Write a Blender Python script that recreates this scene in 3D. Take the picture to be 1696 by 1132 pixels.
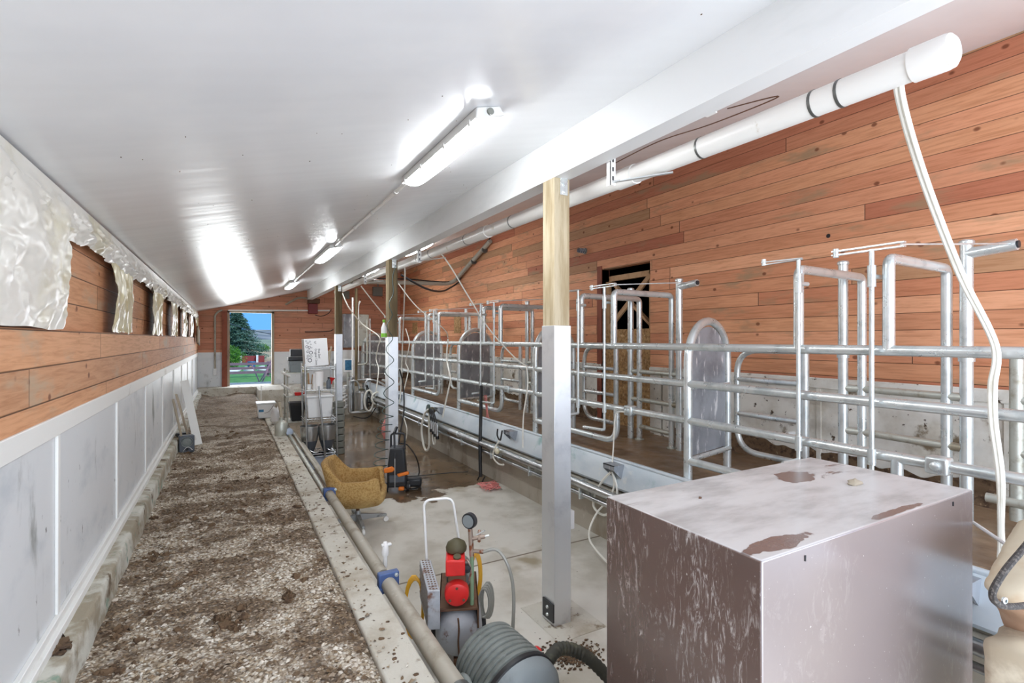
import bpy, math, random
from mathutils import Vector, Matrix, noise
random.seed(7)
for o in list(bpy.data.objects): bpy.data.objects.remove(o)
sc = bpy.context.scene
col = sc.collection
R = math.radians

def lin(c):
    return tuple(((v/255)/12.92 if v/255 <= .04045 else ((v/255+.055)/1.055)**2.4) for v in c)

# ------------------------------------------------------------------ camera
cd = bpy.data.cameras.new('camera'); cam = bpy.data.objects.new('camera', cd); col.objects.link(cam)
cd.sensor_width = 36; cd.lens = 36*841/1696; cd.shift_y = -4/1696; cd.clip_start = .02; cd.clip_end = 2000
cam.location = (0, 0, 0); cam.rotation_euler = (R(90), 0, -math.atan2(470, 841))
sc.camera = cam
# ------------------------------------------------------------------ exposure
sc.view_settings.view_transform = 'Standard'; sc.view_settings.look = 'None'
sc.view_settings.exposure = 0.62; sc.view_settings.gamma = 1; sc.view_settings.use_curve_mapping = False
# ------------------------------------------------------------------ sky
w = bpy.data.worlds.new('sky'); sc.world = w; w.use_nodes = True
nt = w.node_tree; nt.nodes.clear()
tc = nt.nodes.new('ShaderNodeTexCoord'); nz = nt.nodes.new('ShaderNodeTexNoise'); nz.inputs['Scale'].default_value = 5.5
nz.inputs['Detail'].default_value = 5; nz.inputs['Roughness'].default_value = .5
mp = nt.nodes.new('ShaderNodeMapping'); mp.inputs['Scale'].default_value = (1, 1, 3.2); mp.inputs['Location'].default_value = (.95, .6, .35)
cr = nt.nodes.new('ShaderNodeValToRGB')
cr.color_ramp.elements[0].position = .54; cr.color_ramp.elements[0].color = (*lin((96, 160, 226)), 1)
cr.color_ramp.elements[1].position = .64; cr.color_ramp.elements[1].color = (*lin((226, 232, 242)), 1)
bg = nt.nodes.new('ShaderNodeBackground'); bg.inputs['Strength'].default_value = 1.0
wo = nt.nodes.new('ShaderNodeOutputWorld')
nt.links.new(tc.outputs['Generated'], mp.inputs[0]); nt.links.new(mp.outputs[0], nz.inputs['Vector'])
nt.links.new(nz.outputs['Fac'], cr.inputs[0]); nt.links.new(cr.outputs[0], bg.inputs['Color']); nt.links.new(bg.outputs[0], wo.inputs[0])
# ------------------------------------------------------------------ added fill lamps behind the camera, far doorway daylight, soft sun outside
def area(name, loc, rot, sx, sy, e, c=(1, 1, 1)):
    l = bpy.data.lights.new(name, 'AREA'); l.shape = 'RECTANGLE'; l.size = sx; l.size_y = sy; l.energy = e; l.color = c
    o = bpy.data.objects.new(name, l); col.objects.link(o); o.location = loc; o.rotation_euler = rot; return o
area('near_fill', (1.9, -2.2, .1), (R(90), 0, 0), 5.6, 2.6, 125, (.97, .985, 1))  # added fill lamp beyond the unseen near end, brightens the foreground
area('ceiling_fill', (1.9, -2.6, -2.0), (R(125), 0, 0), 6.0, 2.0, 80, (.97, .985, 1))  # added low lamp tilted up to brighten the ceiling, no real source
area('far_doorway_daylight', (.52, 15.2, -.2), (R(-90), 0, 0), 1.0, 1.7, 26, (.95, .98, 1))
sl = bpy.data.lights.new('sun', 'SUN'); sl.energy = 1.6; sl.angle = R(3); so = bpy.data.objects.new('sun', sl); col.objects.link(so)
so.rotation_euler = (R(38), R(12), R(20))

# ================================================================== helpers
def P(px, py, X=None, Y=None, Z=None):
    """point of the place seen at photo pixel, on the plane X=, Y= or Z= (metres, eye at origin)"""
    r = Vector(((px-378)*.00103792, .8729-.4878*(px-848)/841, -(py-562)/841))
    s = X/r.x if X is not None else (Y/r.y if Y is not None else Z/r.z)
    return r*s

class MB:
    def __init__(s): s.v = []; s.f = []; s.m = []; s.M = None
    def add(s, vs, fs, mi=0):
        n = len(s.v)
        if s.M is not None: vs = [s.M @ Vector(v) for v in vs]
        s.v += [tuple(v) for v in vs]; s.f += [tuple(n+i for i in f) for f in fs]; s.m += [mi]*len(fs)
        return s
    def box(s, x0, x1, y0, y1, z0, z1, M=None, mi=0):
        vs = [Vector((x, y, z)) for x in (x0, x1) for y in (y0, y1) for z in (z0, z1)]
        if M is not None: vs = [M @ v for v in vs]
        return s.add(vs, [(0, 1, 3, 2), (4, 6, 7, 5), (0, 4, 5, 1), (2, 3, 7, 6), (0, 2, 6, 4), (1, 5, 7, 3)], mi)
    def frustum(s, x0, x1, y0, y1, z0, z1, t):   # box whose bottom is inset by t
        vs = [(x0+t, y0+t, z0), (x1-t, y0+t, z0), (x1-t, y1-t, z0), (x0+t, y1-t, z0), (x0, y0, z1), (x1, y0, z1), (x1, y1, z1), (x0, y1, z1)]
        return s.add(vs, [(3, 2, 1, 0), (4, 5, 6, 7), (0, 1, 5, 4), (1, 2, 6, 5), (2, 3, 7, 6), (3, 0, 4, 7)])
    def bar(s, a, b, w, h, up=(0, 0, 1)):
        a = Vector(a); b = Vector(b); d = (b-a); L = d.length; d.normalize(); u = Vector(up)
        if abs(d.dot(u)) > .98: u = Vector((1, 0, 0))
        sx = d.cross(u).normalized(); uz = sx.cross(d).normalized()
        M = Matrix((( *sx, 0), (*d, 0), (*uz, 0), (0, 0, 0, 1))).transposed(); M.translation = a
        return s.box(-w/2, w/2, 0, L, -h/2, h/2, M)
    def tube(s, pts, r, n=10, closed=False, caps=True):
        pts = [Vector(p) for p in pts]; N = len(pts)
        rs = r if isinstance(r, (list, tuple)) else [r]*N
        T = []
        for i in range(N):
            a = pts[(i-1) % N] if (closed or i > 0) else pts[i]; b = pts[(i+1) % N] if (closed or i < N-1) else pts[i]
            d = b-a
            T.append(d.normalized() if d.length > 1e-9 else Vector((0, 0, 1)))
        u = T[0].orthogonal().normalized(); vs = []
        for i in range(N):
            u = (u-T[i]*u.dot(T[i]))
            u = u.normalized() if u.length > 1e-6 else T[i].orthogonal().normalized()
            v = T[i].cross(u)
            for k in range(n):
                a = 2*math.pi*k/n
                vs.append(pts[i]+(u*math.cos(a)+v*math.sin(a))*rs[i])
        fs = []
        for i in range(N if closed else N-1):
            j = (i+1) % N
            for k in range(n): fs.append((i*n+k, i*n+(k+1) % n, j*n+(k+1) % n, j*n+k))
        if caps and not closed: fs.append(tuple(range(n-1, -1, -1))); fs.append(tuple((N-1)*n+k for k in range(n)))
        return s.add(vs, fs)
    def lathe(s, prof, org=(0, 0, 0), axis=(0, 0, 1), n=24, mi=0):
        ax = Vector(axis).normalized(); u = ax.orthogonal().normalized(); v = ax.cross(u); org = Vector(org); vs = []; fs = []
        for (r, z) in prof:
            for k in range(n):
                a = 2*math.pi*k/n; vs.append(org+ax*z+(u*math.cos(a)+v*math.sin(a))*max(r, 1e-5))
        for i in range(len(prof)-1):
            for k in range(n): fs.append((i*n+k, i*n+(k+1) % n, (i+1)*n+(k+1) % n, (i+1)*n+k))
        return s.add(vs, fs, mi)
    def grid(s, fn, nu, nv):
        vs = [fn(i/nu, j/nv) for i in range(nu+1) for j in range(nv+1)]
        fs = [(i*(nv+1)+j, (i+1)*(nv+1)+j, (i+1)*(nv+1)+j+1, i*(nv+1)+j+1) for i in range(nu) for j in range(nv)]
        return s.add(vs, fs)
    def prism(s, poly, d):        # poly: 3D points, extruded by vector d
        n = len(poly); d = Vector(d); vs = [Vector(p) for p in poly]+[Vector(p)+d for p in poly]
        return s.add(vs, [tuple(range(n-1, -1, -1)), tuple(range(n, 2*n))]+[(i, (i+1) % n, n+(i+1) % n, n+i) for i in range(n)])
    def blob(s, c, rx, ry, rz, n=10, jit=0, seed=0):
        c = Vector(c); vs = []; fs = []; m = n//2
        for i in range(m+1):
            th = math.pi*i/m
            for k in range(n):
                a = 2*math.pi*k/n; d = Vector((math.sin(th)*math.cos(a), math.sin(th)*math.sin(a), math.cos(th)))
                q = max(.25, 1+jit*.7*noise.noise(d*1.9+Vector((seed*3.1, 0, seed)))+jit*.5*noise.noise(d*4.7+Vector((seed, 5, seed))))
                vs.append(c+Vector((d.x*rx*q, d.y*ry*q, d.z*rz*q)))
        for i in range(m):
            for k in range(n): fs.append((i*n+k, (i+1)*n+k, (i+1)*n+(k+1) % n, i*n+(k+1) % n))
        return s.add(vs, fs)
    def build(s, name, m, parent=None, smooth=True, bevel=0, solid=0, ang=38, sub=0):
        me = bpy.data.meshes.new(name)
        vs = s.v
        if parent is not None and parent.get('_w'):
            o0 = Vector(parent.location); vs = [Vector(v)-o0 for v in vs]
        me.from_pydata(vs, [], s.f)
        for mm in (m if isinstance(m, (list, tuple)) else [m]): me.materials.append(mm)
        if any(s.m): me.polygons.foreach_set('material_index', s.m)
        me.validate(); me.update()
        if smooth:
            me.shade_smooth(); me.set_sharp_from_angle(angle=R(ang))
        o = bpy.data.objects.new(name, me); col.objects.link(o)
        if solid: md = o.modifiers.new('s', 'SOLIDIFY'); md.thickness = solid; md.offset = 0
        if sub: md = o.modifiers.new('u', 'SUBSURF'); md.levels = sub; md.render_levels = sub
        if bevel: md = o.modifiers.new('b', 'BEVEL'); md.width = bevel; md.segments = 2; md.limit_method = 'ANGLE'; md.angle_limit = R(40)
        if parent is not None: o.parent = parent
        return o

def tag(o, label, cat, group=None):
    o['label'] = label; o['category'] = cat
    if group: o['group'] = group
    return o
def struct(o, label=None, cat=None):
    o['kind'] = 'structure'
    if label: o['label'] = label
    if cat: o['category'] = cat
    return o
def thing(name, label, cat, loc=(0, 0, 0), rz=0, group=None, world=False):
    o = bpy.data.objects.new(name, None); col.objects.link(o); o.location = loc; o.rotation_euler = (0, 0, rz); o.empty_display_size = .1
    tag(o, label, cat, group)
    if world: o['_w'] = 1
    return o
def kids(o): return [c for c in bpy.data.objects if c.parent == o]
def copy_tree(o, parent=None):
    c = o.copy(); col.objects.link(c)
    if parent is not None: c.parent = parent
    for ch in kids(o): copy_tree(ch, c)
    return c
def smooth(pts, k=6, closed=False):
    pts = [Vector(p) for p in pts]; n = len(pts); out = []
    rng = range(n if closed else n-1)
    for i in rng:
        if closed: p0, p1, p2, p3 = pts[i-1], pts[i], pts[(i+1) % n], pts[(i+2) % n]
        else: p0, p1, p2, p3 = pts[max(i-1, 0)], pts[i], pts[i+1], pts[min(i+2, n-1)]
        for j in range(k):
            t = j/k
            out.append(.5*((2*p1)+(p2-p0)*t+(2*p0-5*p1+4*p2-p3)*t*t+(3*p1-p0-3*p2+p3)*t**3))
    if not closed: out.append(pts[-1])
    return out
def fillet(pts, rad, k=5):          # straight tube runs with rounded bends
    pts = [Vector(p) for p in pts]; out = [pts[0]]
    for i in range(1, len(pts)-1):
        a, b, c = pts[i-1], pts[i], pts[i+1]; d1 = (a-b); d2 = (c-b); r = min(rad, d1.length*.49, d2.length*.49)
        p = b+d1.normalized()*r; q = b+d2.normalized()*r
        for j in range(k+1):
            t = j/k; out.append(p*(1-t)**2+b*2*t*(1-t)+q*t*t)
    out.append(pts[-1]); return out

# ================================================================== materials
class NT:
    def __init__(s, name):
        s.m = bpy.data.materials.new(name); s.m.use_nodes = True; s.t = s.m.node_tree; s.b = s.t.nodes['Principled BSDF']
    def n(s, typ, **kw):
        x = s.t.nodes.new('ShaderNode'+typ)
        for k, v in kw.items():
            if hasattr(x, k) and k not in x.inputs: setattr(x, k, v)
            else: x.inputs[k.replace('_', ' ')].default_value = v
        return x
    def l(s, a, b): s.t.links.new(a, b)
    def n_y(s, vec):
        x = s.n('SeparateXYZ'); s.l(vec, x.inputs[0]); return x.outputs[1]
    def math(s, op, a, b=None, c=None):
        x = s.t.nodes.new('ShaderNodeMath'); x.operation = op
        for i, q in enumerate((a, b, c)):
            if q is None: continue
            if isinstance(q, (int, float)): x.inputs[i].default_value = q
            else: s.l(q, x.inputs[i])
        return x.outputs[0]
    def mix(s, fac, a, b, mode='MIX'):
        x = s.t.nodes.new('ShaderNodeMix'); x.data_type = 'RGBA'; x.blend_type = mode
        for i, q in ((0, fac), (6, a), (7, b)):
            if isinstance(q, (int, float)): x.inputs[i].default_value = q
            elif isinstance(q, tuple): x.inputs[i].default_value = (*q[:3], 1)
            else: s.l(q, x.inputs[i])
        return x.outputs[2]
    def step(s, v, lo, hi):
        x = s.t.nodes.new('ShaderNodeMapRange'); x.interpolation_type = 'SMOOTHSTEP'
        x.inputs[1].default_value = lo; x.inputs[2].default_value = hi; s.l(v, x.inputs[0]); return x.outputs[0]
    def noise(s, vec, scale, det=4, rough=.55, stretch=None, off=None, dist=0):
        if stretch or off:
            mp = s.t.nodes.new('ShaderNodeMapping'); s.l(vec, mp.inputs[0])
            if stretch: mp.inputs['Scale'].default_value = stretch
            if off: mp.inputs['Location'].default_value = off
            vec = mp.outputs[0]
        x = s.t.nodes.new('ShaderNodeTexNoise'); x.inputs['Scale'].default_value = scale; x.inputs['Detail'].default_value = det
        x.inputs['Roughness'].default_value = rough; x.inputs['Distortion'].default_value = dist; s.l(vec, x.inputs['Vector']); return x.outputs['Fac']
    def obj(s):
        return s.t.nodes.new('ShaderNodeTexCoord').outputs['Object']
    def bump(s, h, strength, dist=.01):
        x = s.t.nodes.new('ShaderNodeBump'); x.inputs['Strength'].default_value = strength; x.inputs['Distance'].default_value = dist
        s.l(h, x.inputs['Height']); s.l(x.outputs[0], s.b.inputs['Normal'])

def mat(name, base, rough=.5, metal=0, layers=(), bump=None, rvar=0, spec=None, coat=0, alpha=None, emit=None, estr=0, trans=0):
    """base colour; layers = (colour, scale, lo, hi, stretch, detail) stains laid over by noise"""
    q = NT(name); vec = q.obj(); c = lin(base); cur = c
    for i, ly in enumerate(layers):
        c2, s_, lo, hi = ly[:4]; st = ly[4] if len(ly) > 4 and ly[4] else (1, 1, 1); det = ly[5] if len(ly) > 5 else 5
        f = q.step(q.noise(vec, s_, det, .6, st, (i*3.7, i*1.3, i*2.1)), lo, hi)
        cur = q.mix(f, cur, lin(c2))
    if isinstance(cur, tuple): q.b.inputs['Base Color'].default_value = (*cur, 1)
    else: q.l(cur, q.b.inputs['Base Color'])
    q.b.inputs['Metallic'].default_value = metal
    if rvar:
        x = q.t.nodes.new('ShaderNodeMapRange'); x.inputs[1].default_value = .3; x.inputs[2].default_value = .7
        x.inputs[3].default_value = max(0, rough-rvar); x.inputs[4].default_value = min(1, rough+rvar)
        q.l(q.noise(vec, 9, 4), x.inputs[0]); q.l(x.outputs[0], q.b.inputs['Roughness'])
    else: q.b.inputs['Roughness'].default_value = rough
    if spec is not None: q.b.inputs['Specular IOR Level'].default_value = spec
    if coat: q.b.inputs['Coat Weight'].default_value = coat
    if alpha is not None: q.b.inputs['Alpha'].default_value = alpha
    if trans: q.b.inputs['Transmission Weight'].default_value = trans
    if emit: q.b.inputs['Emission Color'].default_value = (*lin(emit), 1); q.b.inputs['Emission Strength'].default_value = estr
    if bump: q.bump(q.noise(vec, bump[0], 2 if len(bump) > 2 and bump[0] < 2 else 5, .6, bump[2] if len(bump) > 2 else None), bump[1], .035 if len(bump) > 2 and bump[0] < 2 else .01)
    return q.m

def planks(name, axis, h, L, cols, seed=0, z0=0, grey=(150, 120, 82), rough=.62, dirt=.3, knot=1.0):
    """boards running along axis ('x' or 'y'); h board width, L board length"""
    q = NT(name); o = q.obj(); sp = q.n('SeparateXYZ'); q.l(o, sp.inputs[0])
    u = sp.outputs[0 if axis == 'x' else 1]; v = sp.outputs[2]
    rowf = q.math('DIVIDE', q.math('ADD', v, 20-z0), h); row = q.math('FLOOR', rowf); fr = q.math('FRACT', rowf)
    wn = q.t.nodes.new('ShaderNodeTexWhiteNoise'); wn.noise_dimensions = '1D'; q.l(q.math('ADD', row, seed), wn.inputs['W'])
    uf = q.math('ADD', q.math('DIVIDE', u, L), q.math('MULTIPLY', wn.outputs['Value'], 9)); cl = q.math('FLOOR', uf); fu = q.math('FRACT', uf)
    cb = q.n('CombineXYZ'); q.l(cl, cb.inputs[0]); q.l(row, cb.inputs[1]); cb.inputs[2].default_value = seed
    wid = q.t.nodes.new('ShaderNodeTexWhiteNoise'); wid.noise_dimensions = '3D'; q.l(cb.outputs[0], wid.inputs['Vector'])
    rid = wid.outputs['Value']
    ramp = q.t.nodes.new('ShaderNodeValToRGB'); ramp.color_ramp.interpolation = 'LINEAR'; q.l(rid, ramp.inputs[0])
    els = ramp.color_ramp.elements
    while len(els) < len(cols): els.new(.5)
    for i, c in enumerate(cols): els[i].position = min(.999, i/(len(cols)-1)); els[i].color = (*lin(c), 1)
    # grain: stretched noise shifted per board
    g = q.n('CombineXYZ'); q.l(q.math('MULTIPLY', u, 1.6), g.inputs[0]); q.l(q.math('MULTIPLY', v, 26), g.inputs[1]); q.l(q.math('MULTIPLY', rid, 40), g.inputs[2])
    gn = q.noise(g.outputs[0], 2.2, 6, .65, None, None, .6)
    c1 = q.mix(q.step(gn, .38, .75), ramp.outputs[0], q.mix(1, ramp.outputs[0], (.76, .68, .60), 'MULTIPLY'))
    # grey weathering patches
    wv = q.n('CombineXYZ'); q.l(u, wv.inputs[0]); q.l(q.math('MULTIPLY', v, 3), wv.inputs[1]); q.l(q.math('MULTIPLY', rid, 9), wv.inputs[2])
    wth = q.step(q.noise(wv.outputs[0], 1.3, 5, .6), .55, .72)
    c1 = q.mix(q.math('MULTIPLY', wth, dirt*2), c1, lin(grey))
    # knots
    kv = q.n('CombineXYZ'); q.l(q.math('MULTIPLY', u, 4.6), kv.inputs[0]); q.l(q.math('MULTIPLY', v, 6.2), kv.inputs[1]); q.l(q.math('MULTIPLY', rid, 3), kv.inputs[2])
    vo = q.t.nodes.new('ShaderNodeTexVoronoi'); vo.inputs['Scale'].default_value = 1.0; q.l(kv.outputs[0], vo.inputs['Vector'])
    kn = q.math('SUBTRACT', 1, q.step(vo.outputs['Distance'], .06, .13))
    c1 = q.mix(q.math('MULTIPLY', kn, .8*knot), c1, lin((112, 58, 34)))
    # gaps
    gap = q.math('MAXIMUM', q.math('SUBTRACT', 1, q.step(fr, .016, .055)), q.math('SUBTRACT', 1, q.step(fu, .001, .0035)))
    c1 = q.mix(q.math('MULTIPLY', gap, .85), c1, lin((62, 40, 28)))
    q.l(c1, q.b.inputs['Base Color']); q.b.inputs['Roughness'].default_value = rough; q.b.inputs['Specular IOR Level'].default_value = .3
    hh = q.math('SUBTRACT', q.math('MULTIPLY', gn, -.12), gap)
    q.bump(hh, .5, .006)
    return q.m

ORANGE = [(206, 132, 88), (222, 150, 108), (190, 112, 72), (214, 146, 104), (178, 98, 66), (200, 122, 80), (196, 140, 92)]
M = {}
M['wood_right'] = planks('right_wall_boards', 'y', .127, 3.4, [(228, 160, 122), (240, 178, 138), (206, 134, 100), (232, 170, 128), (190, 118, 90), (226, 158, 118), (176, 142, 106)], 3, grey=(164, 138, 106), dirt=.42)
M['wood_left'] = planks('left_wall_boards', 'y', .147, 2.9, [(214, 158, 118), (226, 172, 130), (206, 148, 110), (196, 150, 116), (220, 164, 122)], 11, z0=.04, grey=(188, 166, 140), dirt=.45)
M['wood_back'] = planks('back_wall_boards', 'x', .14, 2.6, [(214, 152, 124), (222, 160, 130), (200, 138, 112), (208, 146, 116)], 5, grey=(166, 130, 108))
M['ceiling'] = mat('glossy_white_ceiling_panel', (240, 241, 242), .24, 0, [((228, 230, 233), .8, .4, .75)], (1.1, .16, (.4, 3.2, 1)), spec=.36)
M['beam'] = mat('white_metal_flashing', (238, 239, 238), .38, 0, [((214, 216, 214), 2, .5, .8, (1, .3, 1))])
M['wains'] = mat('scuffed_white_panel', (228, 231, 233), .4, 0, [((202, 208, 213), 1.6, .5, .75, (1, 1, 2)), ((140, 144, 140), 2.6, .58, .74, (1, 1.6, .6), 8), ((92, 88, 82), 17, .68, .74, (1, 1.6, .6))], (30, .05))
M['wains_right'] = mat('mud_splashed_white_panel', (232, 230, 222), .55, 0, [((196, 190, 176), 2.2, .45, .7), ((120, 104, 80), 3.2, .60, .68, None, 9), ((74, 58, 42), 15, .62, .68)], (30, .1))
M['trim'] = mat('white_painted_trim', (240, 240, 236), .5, 0, [((198, 192, 180), 5, .6, .78, (1, .4, 1))], (40, .1))
M['plinth'] = mat('whitewashed_rough_concrete', (208, 207, 196), .85, 0, [((160, 150, 130), 4, .42, .60), ((132, 156, 138), 9, .58, .7), ((104, 86, 64), 5, .58, .68, None, 9)], (26, .6))
M['curb'] = mat('rough_grey_concrete_curb', (204, 200, 188), .85, 0, [((172, 162, 144), 3, .45, .7), ((124, 106, 84), 7, .57, .68, None, 8), ((84, 66, 48), 26, .64, .70)], (40, .5))
M['pitwall'] = mat('stained_concrete', (178, 170, 156), .75, 0, [((140, 126, 106), 2.6, .45, .7, (1, 1, .35)), ((206, 202, 192), 4, .62, .75), ((78, 62, 46), 4, .68, .78, (1, 2.6, .35))], (30, .3))
M['galv'] = mat('galvanised_steel', (222, 227, 226), .30, .62, [((192, 200, 200), 7, .45, .7)], None, rvar=.05)
M['galv_dark'] = mat('dirty_galvanised_steel', (196, 198, 188), .4, .5, [((156, 148, 128), 9, .5, .7)], (60, .08))
M['alu'] = mat('scuffed_aluminium_sheet', (168, 173, 180), .42, .4, [((132, 136, 142), 3, .4, .7), ((232, 234, 236), 14, .56, .66, (1, 1, .3), 8)], (30, .06))
M['clad'] = mat('white_metal_post_cladding', (226, 229, 232), .34, .6, [((194, 198, 204), 3, .5, .75), ((132, 132, 130), 20, .72, .78, (1, 1, .4))])
M['post'] = mat('rough_sawn_post', (192, 178, 150), .8, 0, [((162, 144, 112), 3, .4, .65, (6, 6, .5)), ((128, 110, 74), 8, .6, .75, (4, 4, .3))], (20, .4, (6, 6, .5)))
M['post_dark'] = mat('weathered_post', (128, 112, 82), .85, 0, [((96, 82, 58), 3, .4, .65, (6, 6, .5))], (20, .4, (6, 6, .5)))
M['pvc'] = mat('white_plastic_pipe', (244, 243, 238), .3, 0, [((206, 198, 180), 9, .64, .76)])
M['pvc_grey'] = mat('grey_plastic_pipe', (176, 170, 156), .45, 0, [((142, 132, 114), 6, .5, .75), ((206, 202, 192), 14, .62, .75)])
M['black'] = mat('black_rubber', (34, 34, 36), .5)
M['blackpl'] = mat('black_plastic', (44, 46, 50), .4)
M['band'] = mat('steel_band', (120, 122, 120), .4, .8)
M['hose'] = mat('milky_hose', (238, 236, 226), .35, 0, [((214, 208, 190), 5, .5, .8)], spec=.5)
M['brown_cab'] = None
M['white'] = mat('white_plastic', (238, 238, 236), .35)
M['red'] = mat('red_enamel', (222, 44, 42), .4, 0, [((190, 34, 32), 6, .5, .8), ((236, 96, 86), 14, .68, .76)])
M['orange'] = mat('orange_plastic', (246, 132, 42), .4)
M['blue'] = mat('blue_fitting', (72, 96, 146), .45, 0, [((110, 128, 160), 8, .5, .75)])
M['trough'] = mat('pale_blue_grey_splash_pan', (214, 223, 229), .42, .2, [((188, 202, 212), 2, .42, .7, (1, .5, 1)), ((150, 182, 182), 3.5, .6, .74), ((222, 228, 230), 6, .6, .72)], (6, .06))
M['plastic'] = mat('cloudy_plastic_film', (232, 229, 220), .28, 0, [((206, 198, 168), 2.2, .5, .75), ((236, 234, 228), 4, .55, .7)], (7, .12), spec=.55)
M['plastic_y'] = mat('yellowed_plastic_film', (216, 206, 164), .25, 0, [((232, 226, 204), 3, .45, .7), ((190, 174, 124), 5, .6, .76)], (9, .3), spec=.55)
M['osb'] = mat('strand_board', (190, 152, 102), .75, 0, [((150, 112, 70), 14, .45, .6, (1, 2, 2)), ((214, 184, 140), 20, .58, .66)], (20, .2))
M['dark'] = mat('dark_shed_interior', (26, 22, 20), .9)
M['framing'] = mat('pale_framing_lumber', (190, 152, 112), .7, 0, [((152, 112, 76), 5, .45, .7, (1, 1, 1))])
M['redwood'] = mat('red_stained_jamb', (140, 74, 52), .7, 0, [((112, 56, 40), 6, .5, .7)])
M['tan_fab'] = mat('mustard_tweed_upholstery', (188, 154, 98), .95, 0, [((160, 122, 66), 60, .45, .6), ((208, 176, 116), 3, .5, .75)], (180, .3))
M['castal'] = mat('grey_cast_metal', (172, 176, 178), .45, .4, [((120, 122, 120), 9, .55, .75)])
M['canvas'] = mat('tan_canvas', (190, 177, 154), .85, 0, [((168, 136, 104), 3, .55, .75), ((222, 212, 190), 5, .55, .7)], (8, .2))
M['strap'] = mat('dark_webbing', (58, 54, 52), .8, 0, [((98, 92, 86), 120, .5, .6)])
M['tank'] = mat('rusty_grey_tank', (176, 180, 186), .45, .1, [((120, 84, 66), 9, .56, .70), ((92, 60, 44), 20, .66, .74), ((200, 202, 206), 5, .55, .75)], (30, .1))
M['vac_grey'] = mat('dusty_grey_plastic', (128, 134, 130), .6, 0, [((96, 102, 98), 5, .45, .7), ((160, 164, 158), 12, .6, .75)])
M['vac_lid'] = mat('grey_vacuum_lid', (138, 146, 148), .5, 0, [((104, 110, 112), 5, .5, .75)])
M['corr'] = mat('dirty_black_hose', (62, 62, 54), .7, 0, [((96, 94, 76), 12, .5, .7)])
M['yellow'] = mat('yellow_hose', (226, 170, 50), .45)
M['rust'] = mat('rusty_brown_metal', (112, 82, 62), .7, .2, [((74, 50, 36), 12, .5, .7)])
M['olive'] = mat('olive_filter', (82, 76, 52), .6)
M['copper'] = mat('bare_pipe', (178, 160, 146), .4, .5, [((150, 96, 68), 16, .5, .6)])
M['green'] = mat('green_painted_pipe', (128, 156, 124), .45)
M['tubwhite'] = mat('used_white_tub', (232, 233, 232), .4, 0, [((196, 198, 198), 5, .55, .75)])
M['card'] = mat('white_carton', (232, 232, 232), .6)
M['ink'] = mat('grey_ink', (88, 88, 94), .6)
M['paper'] = mat('white_paper', (240, 238, 236), .8)
M['steel'] = mat('brushed_stainless', (196, 198, 198), .28, .9, [((150, 152, 152), 4, .45, .7)])
M['smoke'] = mat('dark_smoky_plastic', (88, 94, 102), .3, 0, [((60, 66, 74), 4, .5, .7)])
M['bluegrey'] = mat('blue_grey_tub', (176, 188, 206), .4)
M['ctrl'] = mat('blue_control_face', (58, 120, 158), .4, 0, [((40, 96, 134), 14, .5, .6)])
M['greybox'] = mat('grey_junction_box', (126, 128, 120), .5)
M['maroon'] = mat('maroon_box', (122, 32, 30), .5)
M['pink'] = mat('pink_twine', (226, 142, 136), .8)
M['lime'] = mat('lime_green_plastic', (132, 200, 64), .4)
M['wood_grey'] = mat('old_grey_board', (176, 164, 144), .8, 0, [((132, 116, 96), 4, .5, .7, (1, 1, .3))])
M['clod'] = mat('dry_manure', (108, 86, 64), .95, 0, [((72, 54, 40), 20, .45, .65), ((150, 126, 98), 30, .6, .7)], (40, .6))
M['coil'] = mat('dark_green_coil', (66, 86, 82), .4)
M['clear'] = mat('cloudy_clear_hose', (160, 160, 152), .25, 0, spec=.6)
M['lens'] = mat('lit_fixture_lens', (250, 250, 250), .4, 0, emit=(246, 251, 255), estr=27)
M['fixture'] = mat('pale_grey_fixture_housing', (222, 222, 218), .4)

# brown enamel cabinet with dust scuffs
q = NT('brown_enamel_cabinet'); vec = q.obj()
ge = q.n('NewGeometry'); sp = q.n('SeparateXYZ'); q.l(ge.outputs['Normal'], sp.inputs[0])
base = q.mix(q.step(q.noise(vec, 1.4, 4), .4, .7), lin((90, 69, 64)), lin((100, 78, 73)))
nx = q.step(q.math('MULTIPLY', sp.outputs[0], -1), .5, .9)      # side rubbed by passing cows
scf = q.step(q.noise(vec, 2.6, 7, .66, (1, 2.0, .9), None, .9), .44, .60)
scf2 = q.step(q.noise(vec, 16, 8, .75, (1, 2.2, .5), (3, 1, 2), 2.2), .50, .64)
wsc = q.math('MULTIPLY', q.math('MULTIPLY', scf, scf2), q.math('ADD', .12, q.math('MULTIPLY', nx, .66)))
ny = q.step(q.math('MULTIPLY', sp.outputs[1], -1), .5, .9)      # pale reflection painted into the front face's colour
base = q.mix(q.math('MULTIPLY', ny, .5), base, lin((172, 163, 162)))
c = q.mix(wsc, base, lin((214, 208, 206)))
spk = q.step(q.noise(vec, 90, 2), .72, .77)
c = q.mix(q.math('MULTIPLY', spk, .8), c, lin((222, 216, 214)))
top = q.step(sp.outputs[2], .5, .9)                     # dust settled on the upward face
so_ = q.n('SeparateXYZ'); q.l(vec, so_.inputs[0])
def bare(cx, cy, rx, ry):
    dx = q.math('DIVIDE', q.math('SUBTRACT', so_.outputs[0], cx), rx); dy = q.math('DIVIDE', q.math('SUBTRACT', so_.outputs[1], cy), ry)
    d = q.math('SQRT', q.math('ADD', q.math('MULTIPLY', dx, dx), q.math('MULTIPLY', dy, dy)))
    return q.step(q.math('ADD', d, q.math('MULTIPLY', q.math('SUBTRACT', q.noise(vec, 9, 4), .5), 1.6)), .92, 1.0)
dst = q.step(q.noise(vec, 2.6, 7, .62, (.7, 1.8, 1), (1.3, .4, 0), 1.0), .33, .37)
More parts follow.
